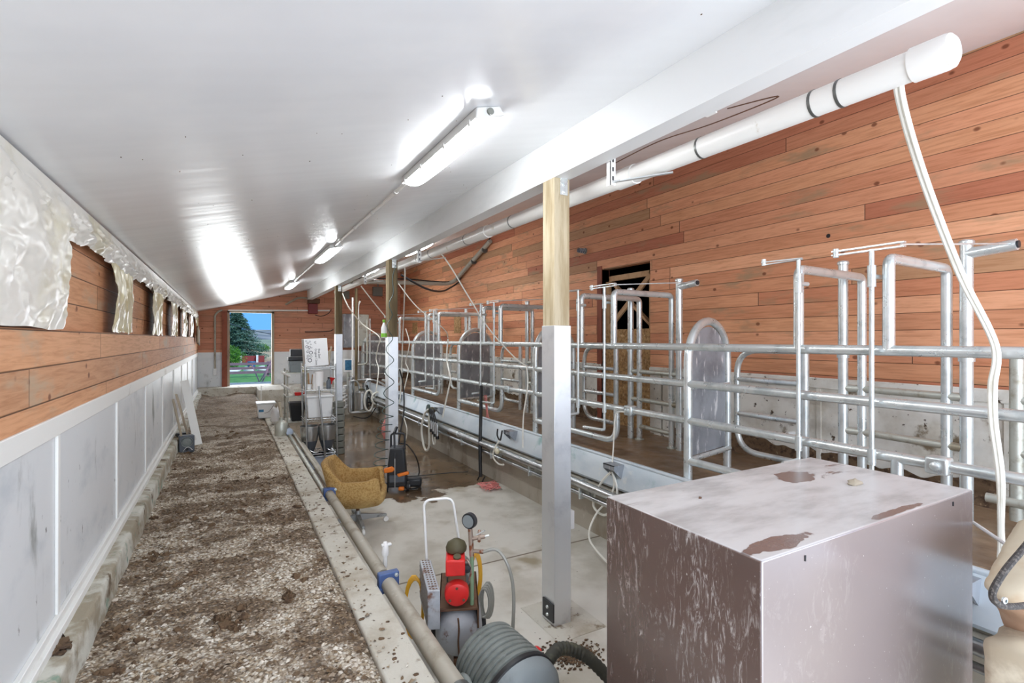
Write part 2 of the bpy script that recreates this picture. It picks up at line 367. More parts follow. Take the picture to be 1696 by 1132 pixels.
for (a_, b_, c_, d_) in ((.23, .13, .12, .07), (-.52, -.27, .16, .035), (.10, -.30, .16, .02)):
    dst = q.math('MINIMUM', dst, bare(a_, b_, c_, d_))
dc = q.mix(q.step(q.noise(vec, 3.4, 5, .6, (.6, 1.6, 1)), .4, .7), lin((206, 203, 201)), lin((160, 155, 152)))
c = q.mix(q.math('MULTIPLY', top, q.math('ADD', .12, q.math('MULTIPLY', dst, .82))), c, dc)
q.l(c, q.b.inputs['Base Color'])
rg = q.math('ADD', .24, q.math('MULTIPLY', q.math('MULTIPLY', top, dst), .5)); q.l(rg, q.b.inputs['Roughness'])
q.b.inputs['Specular IOR Level'].default_value = 1.0; q.b.inputs['IOR'].default_value = 1.7; q.b.inputs['Coat Weight'].default_value = .6; q.b.inputs['Coat Roughness'].default_value = .22
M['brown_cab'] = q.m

# pit floor: dry pale concrete with a wet brown far part
q = NT('pit_floor_concrete'); vec = q.obj(); sp = q.n('SeparateXYZ'); q.l(vec, sp.inputs[0])
nz1 = q.noise(vec, 1.1, 5, .6)
yy = q.math('ADD', sp.outputs[1], q.math('MULTIPLY', nz1, 2.4))
yy = q.math('ADD', yy, q.math('MULTIPLY', sp.outputs[0], .12))
wet = q.step(yy, 7.35, 7.42)
dry = q.mix(q.step(q.noise(vec, 2, 5), .4, .7), lin((214, 210, 200)), lin((182, 176, 162)))
dry = q.mix(q.step(q.noise(vec, 1.2, 4, .6, None, (5, 2, 0)), .56, .70), dry, lin((158, 146, 122)))
dry = q.mix(q.step(q.noise(vec, 32, 3, .6, None, (5, 2, 0)), .70, .76), dry, lin((92, 78, 58)))
# thin control joint
jy = q.math('ABSOLUTE', q.math('SUBTRACT', q.math('ADD', sp.outputs[1], q.math('MULTIPLY', sp.outputs[0], 0)), 3.86))
dry = q.mix(q.math('SUBTRACT', 1, q.step(jy, .006, .014)), dry, lin((120, 108, 92)))
wc = q.mix(q.step(q.noise(vec, 1.6, 5), .4, .7), lin((124, 104, 82)), lin((88, 70, 52)))
q.l(q.mix(wet, dry, wc), q.b.inputs['Base Color'])
pud = q.step(q.noise(vec, 1.8, 3), .5, .58)
rw = q.math('SUBTRACT', .20, q.math('MULTIPLY', pud, .16))
rgh = q.t.nodes.new('ShaderNodeMix'); q.l(wet, rgh.inputs[0]); rgh.inputs[2].default_value = .72; q.l(rw, rgh.inputs[3]); q.l(rgh.outputs[0], q.b.inputs['Roughness'])
q.bump(q.noise(vec, 30, 5), .08)
M['pit'] = q.m
M['platform'] = mat('wet_brown_platform', (146, 122, 96), .45, 0, [((106, 84, 62), 2.2, .42, .65, (1, .5, 1)), ((156, 134, 106), 5, .6, .74)], (14, .25), rvar=.15)

# bedding of chips and dried manure
q = NT('chip_bedding'); vec = q.obj()
vo = q.t.nodes.new('ShaderNodeTexVoronoi'); vo.inputs['Scale'].default_value = 62; q.l(vec, vo.inputs['Vector'])
hs = q.n('SeparateXYZ'); q.l(vo.outputs['Color'], hs.inputs[0])
chip = q.mix(q.step(hs.outputs[0], .2, .9), lin((176, 160, 138)), lin((228, 220, 206)))
patch = q.math('MAXIMUM', q.step(q.noise(vec, 2.2, 9, .72, (1, 1.3, 1), None, .5), .45, .545), q.math('MULTIPLY', q.step(q.math('MULTIPLY', q.n_y(vec), 1), 7.5, 11.5), .7))
drk = q.mix(q.step(hs.outputs[1], .3, .9), lin((84, 66, 50)), lin((138, 116, 92)))
c = q.mix(q.math('MULTIPLY', patch, .92), chip, drk)
c = q.mix(q.step(vo.outputs['Distance'], .46, .85), c, lin((120, 102, 82)))
q.l(c, q.b.inputs['Base Color']); q.b.inputs['Roughness'].default_value = .92
q.bump(q.math('SUBTRACT', q.noise(vec, 40, 6, .7), vo.outputs['Distance']), .9, .012)
M['bed'] = q.m
q = NT('loose_chips'); ge = q.n('NewGeometry'); ramp = q.t.nodes.new('ShaderNodeValToRGB'); q.l(ge.outputs['Random Per Island'], ramp.inputs[0])
els = ramp.color_ramp.elements
for _ in range(3): els.new(.5)
for i, (p_, c_) in enumerate(((0, (100, 80, 60)), (.25, (150, 130, 104)), (.5, (190, 176, 154)), (.8, (218, 210, 196)), (1, (236, 230, 218)))): els[i].position = p_; els[i].color = (*lin(c_), 1)
pt = q.step(q.noise(q.obj(), 2.2, 9, .72, (1, 1.3, 1), None, .5), .45, .545)
q.l(q.mix(q.math('MULTIPLY', pt, .8), ramp.outputs[0], q.mix(1, ramp.outputs[0], (.36, .27, .19), 'MULTIPLY')), q.b.inputs['Base Color']); q.b.inputs['Roughness'].default_value = .9
M['chips'] = q.m

# ================================================================== setting
ZP, ZG, ZC = -1.9, -1.45, -1.13          # pit floor, bedding, cow platform (eye level is 0)
ZW = -.335                                # top of the white wainscot
def ceil_z(x): return .848+.255*x
YB = 14.8
XR = 4.47
struct(MB().box(.6, 3.3, -1.2, 13.3, ZP-.2, ZP).build('floor', M['pit'], smooth=False), 'concrete floor of the sunken milking pit, wet and brown at its far end')
struct(MB().box(3.13, 4.6, -1.2, YB+.1, ZP-.2, ZC).build('floor', M['platform'], smooth=False), 'raised wet brown cow platform behind the steel rails')
struct(MB().box(-.9, .62, -1.2, 14.5, ZG-.3, ZG-.06).build('floor', M['plinth'], smooth=False), 'ground under the chip-covered cow lane')
struct(MB().box(.62, 3.13, 13.2, YB+.1, ZP-.2, -1.2).box(-.9, .62, 14.3, YB+1.1, ZP, -1.2).box(.62, 1.7, YB+.1, YB+1.1, ZP, -1.2).build('floor', M['curb'], smooth=False), 'pale concrete slab at the far doorway')
struct(MB().box(.58, .763, -1.2, 14.3, ZP, ZG+.012).build('trim_1', M['curb'], bevel=.012), 'low concrete curb between the cow lane and the pit')
struct(MB().box(3.125, 3.2, -1.2, 13.2, ZP, -1.36).build('trim_2', M['pitwall'], smooth=False), 'stained concrete pit wall under the splash pan')
# left wall
b = MB().box(-.80, -.66, -1.2, YB, -1.28, ZW)
struct(b.build('wall_left', M['wains'], smooth=False), 'left wall: white scuffed wainscot panels')
b = MB().box(-.80, -.655, -1.2, YB, ZW, .04)
lw = struct(b.build('wall_left', M['wood_left'], smooth=False), 'left wall: orange boards above the wainscot')
bays = [(2.94, 4.14), (4.8, 6.04), (6.9, 7.95), (8.7, 9.9), (10.6, 11.75), (12.5, 13.7)]
b = MB().box(-.80, -.71, -1.2, YB, .04, .72)
struct(b.build('wall_left', M['wood_left'], smooth=False), 'left wall: recessed boards between the hanging plastic sheets')
b = MB().box(-.66, -.645, -1.2, YB, ZW-.085, ZW).box(-.66, -.64, -1.2, YB, -1.24, -1.205).box(-.66, -.622, -1.2, YB, -1.28, -1.24)
y = 1.56
while y < 14.5:
    b.box(-.66, -.648, y-.018, y+.018, -1.205, ZW-.085); y += 1.36
struct(b.build('trim_3', M['trim'], bevel=.003), 'white battens and rails on the left wainscot')
# rough plinth
def plf(u, v):
    y = -1.2+u*15.5
    n1 = noise.noise(Vector((y*2.2, 1, 0)))*.008+noise.noise(Vector((y*9, 4, v*3)))*.007
    prof = [(-.66, -1.276), (-.60, -1.278), (-.568, -1.281), (-.560, -1.293), (-.557, -1.40), (-.55, -1.55)]
    t = v*5; i = min(int(t), 4); f = t-i
    x = prof[i][0]*(1-f)+prof[i+1][0]*f; z = prof[i][1]*(1-f)+prof[i+1][1]*f
    return (x+n1*(v > .1), y, z+n1*.5)
struct(MB().grid(plf, 620, 10).build('baseboard_left', M['plinth'], ang=60), 'rough whitewashed concrete plinth along the left wall')
# ceiling: sloped slab, stops at the open near end
b = MB().prism([(-.82, -1.2, ceil_z(-.82)), (4.7, -1.2, ceil_z(4.7)), (4.7, -1.2, ceil_z(4.7)+.1), (-.82, -1.2, ceil_z(-.82)+.1)], (0, YB+1.35, 0))
struct(b.build('ceiling', M['ceiling'], smooth=False), 'sloping glossy white panel ceiling')
b = MB().prism([(1.877, -1.2, 1.07), (2.0, -1.2, 1.07), (2.0, -1.2, ceil_z(2.0)), (1.877, -1.2, ceil_z(1.877))], (0, YB+1.2, 0))
struct(b.build('trim_4', M['beam'], smooth=False), 'long white clad roof beam resting on the posts')
# right wall with a door opening (Y 4.55 .. 5.47, z -1.13 .. .95)
D0, D1, DT = 4.56, 5.47, .95
XO = XR+.12
b = MB().box(XR, XO, -1.2, D0, ZW, 2.1).box(XR, XO, D1, YB, ZW, 2.1).box(XR, XO, D0, D1, DT, 2.1)
struct(b.build('wall_right', M['wood_right'], smooth=False), 'long right wall of orange horizontal boards')
b = MB().box(XR-.004, XO, -1.2, D0, ZC-.05, ZW).box(XR-.004, XO, D1, YB, ZC-.05, ZW)
struct(b.build('wall_right', M['wains_right'], smooth=False), 'mud-splashed white lower right wall')
b = MB().box(XR-.02, XR, -1.2, D0, ZW-.09, ZW-.01).box(XR-.02, XR, D1, YB, ZW-.09, ZW-.01)
yy = .1
while yy < YB:
    if not (D0-.1 < yy < D1+.1): b.box(XR-.016, XR, yy-.02, yy+.02, ZC, ZW-.09)
    yy += 1.22
struct(b.build('trim_5', M['wains_right'], bevel=.003), 'whitish rail and battens on the lower right wall')
# mud crust along the foot of the right wall
def crust(u, v):
    y = -1+u*15.7; h = .17+.10*noise.noise(Vector((y*1.3, 0, 5)))+.05*noise.noise(Vector((y*7, 3, 5)))
    return (XR-.008-.02*max(0, noise.noise(Vector((y*9, v*4, 2))))-.03*(1-v)**3, y, ZC+v*h)
for a0, a1 in ((0, (D0+.9)/15.7), ((D1+1.1)/15.7, 1)):
    MBc = MB().grid(lambda u, v, a0=a0, a1=a1: crust(a0+(a1-a0)*u, v), 240, 8)
    o = tag(MBc.build('mud_crust', M['clod'], ang=70), 'dark dried mud crust at the wall foot, '+('right of' if a0 == 0 else 'left of')+' the side doorway', 'mud'); o['kind'] = 'stuff'
# door_2: dark opening with braced half door and strand board
r2 = thing('door_2', 'side doorway with X-braced top and strand board below', 'door', (XR+.06, (D0+D1)/2, ZC), world=True); r2['kind'] = 'structure'
MB().box(XR-.015, XR+.13, D1, D1+.09, ZC, DT+.05).build('jamb', M['redwood'], r2, smooth=False)
MB().box(XR+.05, XR+.09, D0, D1, ZC, .13).build('strand_board_panel', M['osb'], r2, smooth=False)
b = MB().box(XR+.05, XR+.09, D0, D0+.07, .13, DT-.1).box(XR+.05, XR+.09, D1-.09, D1-.02, .13, DT-.1).box(XR+.05, XR+.09, D0, D1-.02, DT-.17, DT-.10)
b.bar((XR+.10, D0+.05, .15), (XR+.10, D1-.08, DT-.16), .03, .06, (1, 0, 0)); b.bar((XR+.06, D0+.05, DT-.16), (XR+.06, D1-.08, .15), .06, .03, (1, 0, 0))
b.build('brace_frame', M['framing'], r2, smooth=False)
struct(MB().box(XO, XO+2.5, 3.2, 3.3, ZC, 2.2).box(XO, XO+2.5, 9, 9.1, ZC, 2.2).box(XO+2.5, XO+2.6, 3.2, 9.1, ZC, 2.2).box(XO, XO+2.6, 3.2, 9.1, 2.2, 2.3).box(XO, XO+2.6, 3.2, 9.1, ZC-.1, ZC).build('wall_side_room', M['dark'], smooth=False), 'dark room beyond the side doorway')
# back wall, doorway X .013..1.017, z -1.2..0.70
b = MB().box(-.8, .013, YB, YB+.12, ZW, 1.4).box(1.017, XO, YB, YB+.12, ZW, 2.1).box(.013, 1.017, YB, YB+.12, .70, 1.6)
struct(b.build('wall_back', M['wood_back'], smooth=False), 'far end wall of reddish boards')
b = MB().box(-.8, .013, YB-.01, YB+.12, -1.2, ZW).box(1.017, XO, YB-.01, YB+.12, -1.2, ZW)
struct(b.build('wall_back', M['wains'], smooth=False), 'white lower part of the far end wall')
struct(MB().box(-.14, -.02, YB-.11, YB, -1.42, .70).build('trim_6', M['redwood'], smooth=False), 'brown timber post left of the far doorway')
dr = thing('door_1', 'open far doorway with pale frame', 'door', (.5, YB, -1.2), world=True); dr['kind'] = 'structure'
MB().box(-.02, .035, YB-.03, YB+.13, -1.2, .72).box(1.0, 1.06, YB-.03, YB+.13, -1.2, .72).box(-.02, 1.06, YB-.03, YB+.13, .68, .73).build('door_frame', M['wood_grey'], dr, smooth=False)

# ---------------- bedding
def bedz(x, y):
    z = ZG+.012*noise.noise(Vector((x*3, y*3, 0)))*2+.010*noise.noise(Vector((x*11, y*11, 3)))+.006*noise.noise(Vector((x*31, y*31, 7)))
    if y > 11.2: z += .09*min(1, (y-11.2)/2)*(1+.9*noise.noise(Vector((x*2.2, y*1.6, 9))))
    e = max(0, -.40-x); z += e*.12
    return z-.02*max(0, min(1, (x-.5)/.08))
def bedf(u, v):
    y = -.6+14.95*(u**1.5); x = -.575+v*1.16
    return (x, y, bedz(x, y))
o = tag(MB().grid(bedf, 620, 66).build('bedding', M['bed'], ang=80), 'pale chip bedding with dried manure covering the cow lane', 'bedding'); o['kind'] = 'stuff'
rnd = random.Random(3); vs = []; fs = []
for i in range(26000):
    y = .4+7.5*rnd.random()**1.9; x = -.55+1.12*rnd.random(); s = rnd.uniform(.004, .012)*(1+.25*rnd.random()**6*4)
    if rnd.random() < .012: x = rnd.uniform(.58, .70)
    z = (bedz(x, y) if x < .58 else ZG+.014)+s*.15
    a = rnd.uniform(0, 6.28); tl = rnd.uniform(-.6, .6); n0 = len(vs); k = 5
    for j in range(k):
        t = a+j*2*math.pi/k; rr = s*rnd.uniform(.7, 1.2)*(1 if j % 2 else .7)
        vs.append((x+math.cos(t)*rr, y+math.sin(t)*rr*.8, z+math.sin(t+a)*rr*tl))
    vs.append((x, y, z+s*.55)); fs += [(n0+j, n0+(j+1) % k, n0+k) for j in range(k)]
b = MB(); b.add(vs, fs); o = tag(b.build('bedding_chips', M['chips'], smooth=False), 'loose pale chips strewn on top of the bedding', 'wood chips'); o['kind'] = 'stuff'
rnd = random.Random(5); b = MB()
for i in range(260):
    y = .9+9*rnd.random()**1.6; x = rnd.uniform(-.52, .56)
    if noise.noise(Vector((x*1.6, y*1.3, 2))) < -.02: continue
    s = rnd.uniform(.008, .028); b.blob((x, y, bedz(x, y)), s*1.2, s, s*.8, 14, 1.3, i)
for (px, py, s) in ((150, 915, .07), (190, 905, .05), (255, 700+225, .045), (390, 1020, .05), (380, 1040, .04), (475, 990, .04), (230, 845, .04)):
    p = P(px, py, Z=ZG)
    if -.5 < p.x < .55: [b.blob((p.x+rnd.gauss(0, s*.8), p.y+rnd.gauss(0, s*.8), bedz(p.x, p.y)), s*rnd.uniform(.2, .6), s*rnd.uniform(.2, .5), s*.42, 14, 1.3, px+k) for k in range(7)]
o = tag(b.build('manure_clods', M['clod'], ang=80), 'dark crumbly manure clods scattered over the bedding', 'manure'); o['kind'] = 'stuff'
b = MB(); rnd = random.Random(9)
for i in range(120):
    y = 1.2+11*rnd.random()**1.5; x = .59+.16*rnd.random(); s = rnd.uniform(.004, .016); b.blob((x, y, ZG+.013), s*1.3, s, s*.35, 6, .7, i)
o = tag(b.build('curb_crumbs', M['clod'], ang=80), 'small dirt crumbs lying on the concrete curb', 'dirt'); o['kind'] = 'stuff'
b = MB()
for i, y in enumerate((1.35, 1.95, 2.1, 2.75)): [b.blob((-.60+rnd.gauss(0, .015), y+rnd.gauss(0, .04), -1.276), rnd.uniform(.01, .03), rnd.uniform(.015, .04), .008, 9, 1.4, i*9+k) for k in range(9)]
o = tag(b.build('plinth_dirt', M['clod'], ang=80), 'brown dirt patches on top of the left plinth', 'dirt'); o['kind'] = 'stuff'

# ================================================================== plastic sheets on the left wall
def sheet(name, y0, y1, z0, z1, amp, seed, m, label, nu=60, nv=40, pinch=0, flare=0, group=None):
    def f(u, v):
        yc = (y0+y1)/2; hw = (y1-y0)/2; t = (u-.5)*2
        ww = hw*(1-pinch*math.sin(math.pi*v)*.5+flare*(1-v)*.25)
        y = yc+t*ww+.03*noise.noise(Vector((v*3, seed, t)))
        z = z0+(z1-z0)*v
        if v < .02: z += .02*noise.noise(Vector((u*6, seed, 1)))
        fold = .5*noise.noise(Vector((u*5+v*1.5, seed, v*1.2)))+.32*abs(noise.noise(Vector((u*11-v*3, seed+4, v*3))))+.13*abs(noise.noise(Vector((u*24, seed+8, v*14))))
        belly = math.sin(math.pi*min(1, v*1.05))*.4
        x = -.70+.028+amp*(.35+fold+belly*.6)*(1-.75*max(0, (v-.9)/.1))
        if z < .05: x = max(x, -.645)
        return (x, y, z)
    return tag(MB().grid(f, nu, nv).build(name, m, ang=180), label, 'plastic sheet', group)
sheet('plastic_sheet', .75, 2.96, .045, .655, .075, 1.0, M['plastic'], 'widest cloudy plastic sheet bulging from the left wall, nearest of them', 110, 60)
strips = [(4.14, 4.80), (6.04, 6.9), (7.95, 8.7), (9.9, 10.6), (11.75, 12.5), (13.7, 14.4)]
slab_ = ['yellowed plastic strip right after the nearest bare board panel', 'yellowed plastic strip between second and third board panels',
         'narrow plastic strip between third and fourth board panels', 'narrow plastic strip between fourth and fifth board panels',
         'small plastic strip between fifth and last board panels', 'farthest plastic strip, in the corner by the end wall']
for i, (a, c) in enumerate(strips):
    sheet('plastic_sheet', a-.03, c+.03, .045, .54, .05, 3.0+i*2.3, M['plastic_y'], slab_[i]+' on the left wall', 40, 30, .12, .25, 'plastic strips between the left wall board panels')
def swag(u, v):
    y = .75+u*13.95; cr_ = 0
    for (a, c) in bays:
        if a-.1 < y < c+.1:
            t = (y-a)/(c-a); cr_ = -.02*math.cos(math.pi*2*t)+.03*t
    zb = .47+cr_+.03*noise.noise(Vector((y*4, 0, 1))); z = zb+(ceil_z(-.66)-.012-zb)*v
    f = abs(noise.noise(Vector((y*5+v*2, 3, v*2))))*.6+abs(noise.noise(Vector((y*17-v*3, 7, v*5))))*.5
    x = -.70+.03+.12*f*(1-.6*v)*math.sin(math.pi*min(1, .15+v*.9))+.02*v
    return (x, y, z)
tag(MB().grid(swag, 560, 12).build('plastic_swag', M['plastic'], ang=180), 'crumpled plastic strip stapled along the ceiling edge of the left wall', 'plastic sheet')
# rag hanging near far end
b = MB().grid(lambda u, v: (-.60+.03*math.sin(u*9), 13.2+u*.5, .25-.35*v+.05*math.sin(u*5)), 10, 8)
tag(b.build('rag', M['wood_grey'], solid=.01, ang=180), 'tan rag hanging on the left wall near the far corner', 'rag')

# ================================================================== lights and conduits on the ceiling
fx = thing('strip_light', 'nearest lit fluorescent strip light on the white ceiling', 'ceiling light', (1.10, 2.2, ceil_z(1.10)), group='strip lights in a row on the ceiling')
tilt = math.atan(.255)
Mt = Matrix.Rotation(-tilt, 4, 'Y')
b = MB(); b.M = Mt
b.prism([(-.065, 0, -.001), (.065, 0, -.001), (.082, 0, -.05), (-.082, 0, -.05)], (0, 1.2, 0)); b.build('housing', M['fixture'], fx, bevel=.006)
b = MB(); b.M = Mt
b.grid(lambda u, v: (-.078+.156*v, .012+1.176*u, -.05-.045*math.sin(math.pi*max(.001, min(.999, v)))**.6*(math.sin(math.pi*min(1, max(0, u)))**.12 if 0 < u < 1 else 0)), 30, 14)
b.build('lens', M['lens'], fx)
for y in (.08, .42, .80, 1.12):
    for s in (-1, 1):
        b = MB(); b.M = Mt; b.box(s*.079-.006, s*.079+.006, y-.012, y+.012, -.062, -.035); b.build('clip', M['fixture'], fx, smooth=False)
b = MB(); b.M = Mt; b.lathe([(0, 0), (.017, 0), (.017, .012), (0, .012)], (.0, -.012, -.028), (0, 1, 0), 12); b.build('end_plug', M['greybox'], fx)
for y, lb in ((6.25, 'second lit strip light along the ceiling row, smaller in view'), (10.5, 'farthest lit strip light, near the end wall doorway')):
    c = copy_tree(fx); c.location = (1.10, y, ceil_z(1.10)); c['label'] = lb
for y, lb in ((7.6, 'strip light tucked right of the beam, above the rails near the middle post'), (10.9, 'strip light right of the beam, beyond the middle post')):
    c = copy_tree(fx); c.location = (2.75, y, ceil_z(2.75)); c['label'] = lb
z = ceil_z(1.10)-.03
for a, c_, lb in ((3.41, 6.23, 'white ceiling conduit between the nearest and second strip lights'), (7.46, 10.48, 'white ceiling conduit between the second and farthest strip lights')):
    t = thing('conduit', lb, 'conduit', (1.10, a, z), world=True)
    MB().tube([(1.10, a, z+.008), (1.10, c_, z+.008)], .013, 10).build('pipe', M['pvc'], t)
    for k in range(4):
        y = a+(c_-a)*(k+.5)/4; MB().tube([(1.10, y-.02, z+.008), (1.10, y+.02, z+.008)], .018, 10).build('coupling', M['fixture'], t)
b = MB(); rnd = random.Random(12)
for i in range(60):
    x = rnd.uniform(-.4, 1.8); y = rnd.uniform(1, 7); s = rnd.uniform(.0015, .0035); b.blob((x, y, ceil_z(x)-.001), s, s*1.5, .002, 6, .5, i)
o = tag(b.build('ceiling_specks', M['clod']), 'scattered dark specks of dirt on the ceiling', 'dirt'); o['kind'] = 'stuff'

# ================================================================== posts
def post(Y, wm, label, H_clad, bracket=True, patch=False):
    t = thing('support_post', label, 'post', (1.94, Y+.07, ZP), group='posts under the roof beam')
    x0, x1, y0, y1 = -.063, .06, -.07, .07
    MB().box(x0, x1, y0, y1, H_clad-.3, 2.97).build('timber', wm, t, bevel=.003)
    e = .007
    MB().box(x0-e+.003, x1+e, y0-e, y1+e, 0.0, H_clad).build('metal_cladding', M['clad'], t, bevel=.003)
    br = MB().box(x0+.045, x1-.02, y0-.006, y0, 2.86, 2.97).build('bracket', M['galv'], t, smooth=False)
    for zz in (2.93, 2.88): MB().lathe([(.014, 0), (.012, .008), (0, .01)], (x0+.073, y0-.004, zz), (0, -1, 0), 10).build('bolt', M['galv'], t)
    return t
t = post(2.787, M['post'], 'nearest square post, pale timber over white metal cladding, beside the brown box', 1.99)
MB().box(-.078, -.068, -.078, .05, .03, .15).build('base_angle', M['blackpl'], t, smooth=False)
for z_ in (.06, .11): MB().lathe([(.012, 0), (.009, .008), (0, .01)], (-.078, -.01, z_), (-1, 0, 0), 10).build('bolt', M['galv'], t)
MB().box(.068, .10, -.07, -.03, .62, .74).build('white_bracket', M['white'], t, smooth=False)
post(6.75, M['post_dark'], 'middle square post with grey timber top, behind the pressure washer', 1.93)
post(10.58, M['post_dark'], 'farthest square post with dark timber top, right of the wire rack', 2.0)
struct(MB().box(1.80, 2.18, 2.62, 3.10, ZP-.01, ZP+.004).build('trim_7', M['curb'], bevel=.004), 'pale concrete pad at the foot of the nearest post')

# ================================================================== overhead vacuum line
XP = 2.25
def pz(y): return 1.02+.011*min(y, 9)
t = thing('overhead_pipe', 'large white plastic pipe with end cap slung along the roof beam', 'pipe', (XP, .8, pz(.8)), world=True)
MB().tube([(XP, y, pz(y)) for y in (.88, 3, 5, 7, 9, 12.6)], .057, 24).build('pipe', M['pvc'], t)
MB().lathe([(0, 0), (.045, .001), (.060, .012), (.064, .03), (.064, .13), (.057, .132)], (XP, .80, pz(.8)), (0, 1, .011), 28).build('end_cap', M['pvc'], t)
for y in (1.18, 1.29, 1.9, 3.3, 4.0, 5.0, 6.1, 8.0): MB().tube([(XP, y, pz(y)), (XP, y+.012, pz(y))], .0595, 24).build('band', M['band'], t)
for y in (2.42, 4.5, 6.6, 9): MB().tube([(XP, y, pz(y)), (XP, y+.16, pz(y))], .0635, 24).build('coupling', M['pvc'], t)
for px, lb in ((1030, 'slotted white bracket holding the overhead pipe just right of the nearest post'), (704, 'bracket holding the overhead pipe right of the middle post'), (612, 'bracket holding the overhead pipe left of the middle post')):
    p = P(px, 300, X=2.1); y = p.y
    t2 = thing('pipe_bracket', lb, 'bracket', (2.0, y, 1.07), world=True, group='brackets of the overhead pipe')
    b = MB()
    b.box(2.01, 2.05, y, y+.004, .93, 1.18)
    b.box(2.01, 2.014, y, y+.035, .93, 1.18).build('slotted_rail', M['trim'], t2, smooth=False)
    MB().bar((2.03, y, .95), (2.27, y-.25, .975), .022, .008).build('arm', M['galv'], t2, smooth=False)
    for k in range(4): MB().box(2.024, 2.036, y-.0015, y, .96+k*.055, .985+k*.055).build('slot', M['blackpl'], t2, smooth=False)

t2 = thing('beam_plate', 'small white plate bracket on the beam above the pipe, nearer its capped end', 'bracket', (2.0, 1.75, 1.08), world=True)
MB().box(2.0, 2.14, 1.72, 1.78, 1.135, 1.142).box(2.0, 2.006, 1.72, 1.78, 1.08, 1.142).build('plate', M['trim'], t2, smooth=False)
def hose(name, pts, r, m, label, cat='hose', group=None, k=8, n=8):
    ps = [Vector(p) if len(p) == 3 and isinstance(p, Vector) else (P(p[0], p[1], X=p[2]) if not isinstance(p, Vector) else p) for p in pts]
    return tag(MB().tube(smooth(ps, k), r, n).build(name, m), label, cat, group)
HG = 'milk hoses hanging from the overhead pipe'
# twin hose near
for s, lb in ((0, 'left of the twin white hoses falling from the capped end of the overhead pipe'), (1, 'right of the twin white hoses falling from the capped end of the overhead pipe')):
    d = s*8
    hose('milk_hose', [(1484+s*9, 126-s*3, 2.25), (1487+d, 160, 2.3), (1508+d, 240, 2.5), (1542+d, 340, 2.72), (1590+d*.9, 460, 2.95), (1645+s*6, 572, 3.12), (1640+s*8, 640, 3.10), (1642+s*7, 700, 3.07), (1654+s*6, 790, 3.03), (1657-s*2+4*s, 880, 3.0), (1656+s*8, 925, 2.98)], .0105, M['hose'], lb, group=HG)
MB0 = [([(727, 416, 2.25), (745, 440, 2.3), (775, 490, 2.5), (810, 545, 2.8), (850, 590, 3.05), (872, 607, 3.13)], .008, 'white hose slanting from the overhead pipe to the rails left of the nearest post'),
       ([(872, 607, 3.13), (874, 640, 3.1), (867, 690, 3.05), (866, 742, 2.97)], .008, 'white hose dropping from the rails to the black hose hook on the splash pan'),
       ([(660, 470, 2.25), (690, 508, 2.5), (735, 545, 2.9), (742, 560, 3.12)], .008, 'white hose slanting from the overhead pipe right of the middle post'),
       ([(742, 562, 3.12), (740, 595, 3.1), (746, 625, 3.05), (744, 640, 3.03), (738, 668, 3.0), (733, 692, 2.96)], .013, 'thick white hose bending down to the milking cluster'),
       ([(671, 440, 2.25), (670, 490, 2.6), (667, 560, 2.95), (664, 640, 3.0), (662, 668, 2.97)], .011, 'white hose falling straight beside the middle post'),
       ([(598, 474, 2.25), (618, 500, 2.5), (640, 527, 2.8), (642, 530, 2.82)], .011, 'white hose slanting down to the middle post from the left'),
       ([(567, 486, 2.25), (578, 510, 2.4), (600, 537, 2.8), (628, 558, 3.1), (626, 575, 3.1), (623, 595, 3.1), (627, 612, 3.1), (624, 640, 3.0), (620, 662, 2.97)], .013, 'farthest white hose, curving from beside the farthest post to the rail end'),
       ([(672, 545, 3.12), (678, 570, 3.1), (672, 600, 3.1), (676, 615, 3.1), (668, 650, 3.0)], .011, 'thin white hose bent behind the middle post by the rails')]
for pts, r, lb in MB0: hose('milk_hose', pts, r, M['hose'], lb, group=HG)
# dark thin cables on the overhead pipe
hose('cable', [(1205, 180, 2.2), (1290, 160, 2.2), (1180, 205, 2.22), (1090, 235, 2.2), (1010, 275, 2.2)], .003, M['rust'], 'thin brown wire looped over the overhead pipe', 'wire')

# cross pipe from beam to the right wall, then up
XW = XR-.03
t = thing('cross_pipe', 'grey pipe crossing from the roof beam to the right wall and rising to the ceiling', 'pipe', (2.1, 10.6, 1.17), world=True)
MB().tube(fillet([(2.1, 10.6, 1.17), (XW-.05, 10.6, 1.24), (XW-.03, 8.75, ceil_z(XW)-.09)], .25, 8), .045, 14).build('pipe', M['pvc_grey'], t)
MB().tube(smooth([Vector((2.1, 10.55, 1.23)), Vector((3.3, 10.55, 1.28)), Vector((XW-.07, 10.5, 1.29)), Vector((XW-.06, 9.6, 1.60)), Vector((XW-.05, 8.72, ceil_z(XW)-.04))], 6), .014, 8).build('black_cable', M['black'], t)
for y in (10.3, 9.5, 9.0): MB().tube([(XW-.04, y, 1.24+(10.6-y)*.315-.0), (XW-.04, y-.03, 1.25+(10.6-y)*.315)], .06, 12).build('clamp', M['band'], t)
hose('black_hose', [Vector((2.4, 7.9, 1.02)), Vector((2.9, 8.2, .86)), Vector((3.5, 9.0, .90)), Vector((4.2, 10.2, 1.12)), Vector((4.42, 10.3, 1.25))], .018, M['black'], 'black hose sagging across from the overhead pipe to the right wall')

# ================================================================== steel stalls (tandem), repeating every 2.3 m
XS = 3.2
TR = .030
ks_near = ['beside the brown metal box', 'just right of the nearest clad post', 'just left of the nearest clad post', 'well right of the middle post', 'just right of the middle post, farthest']
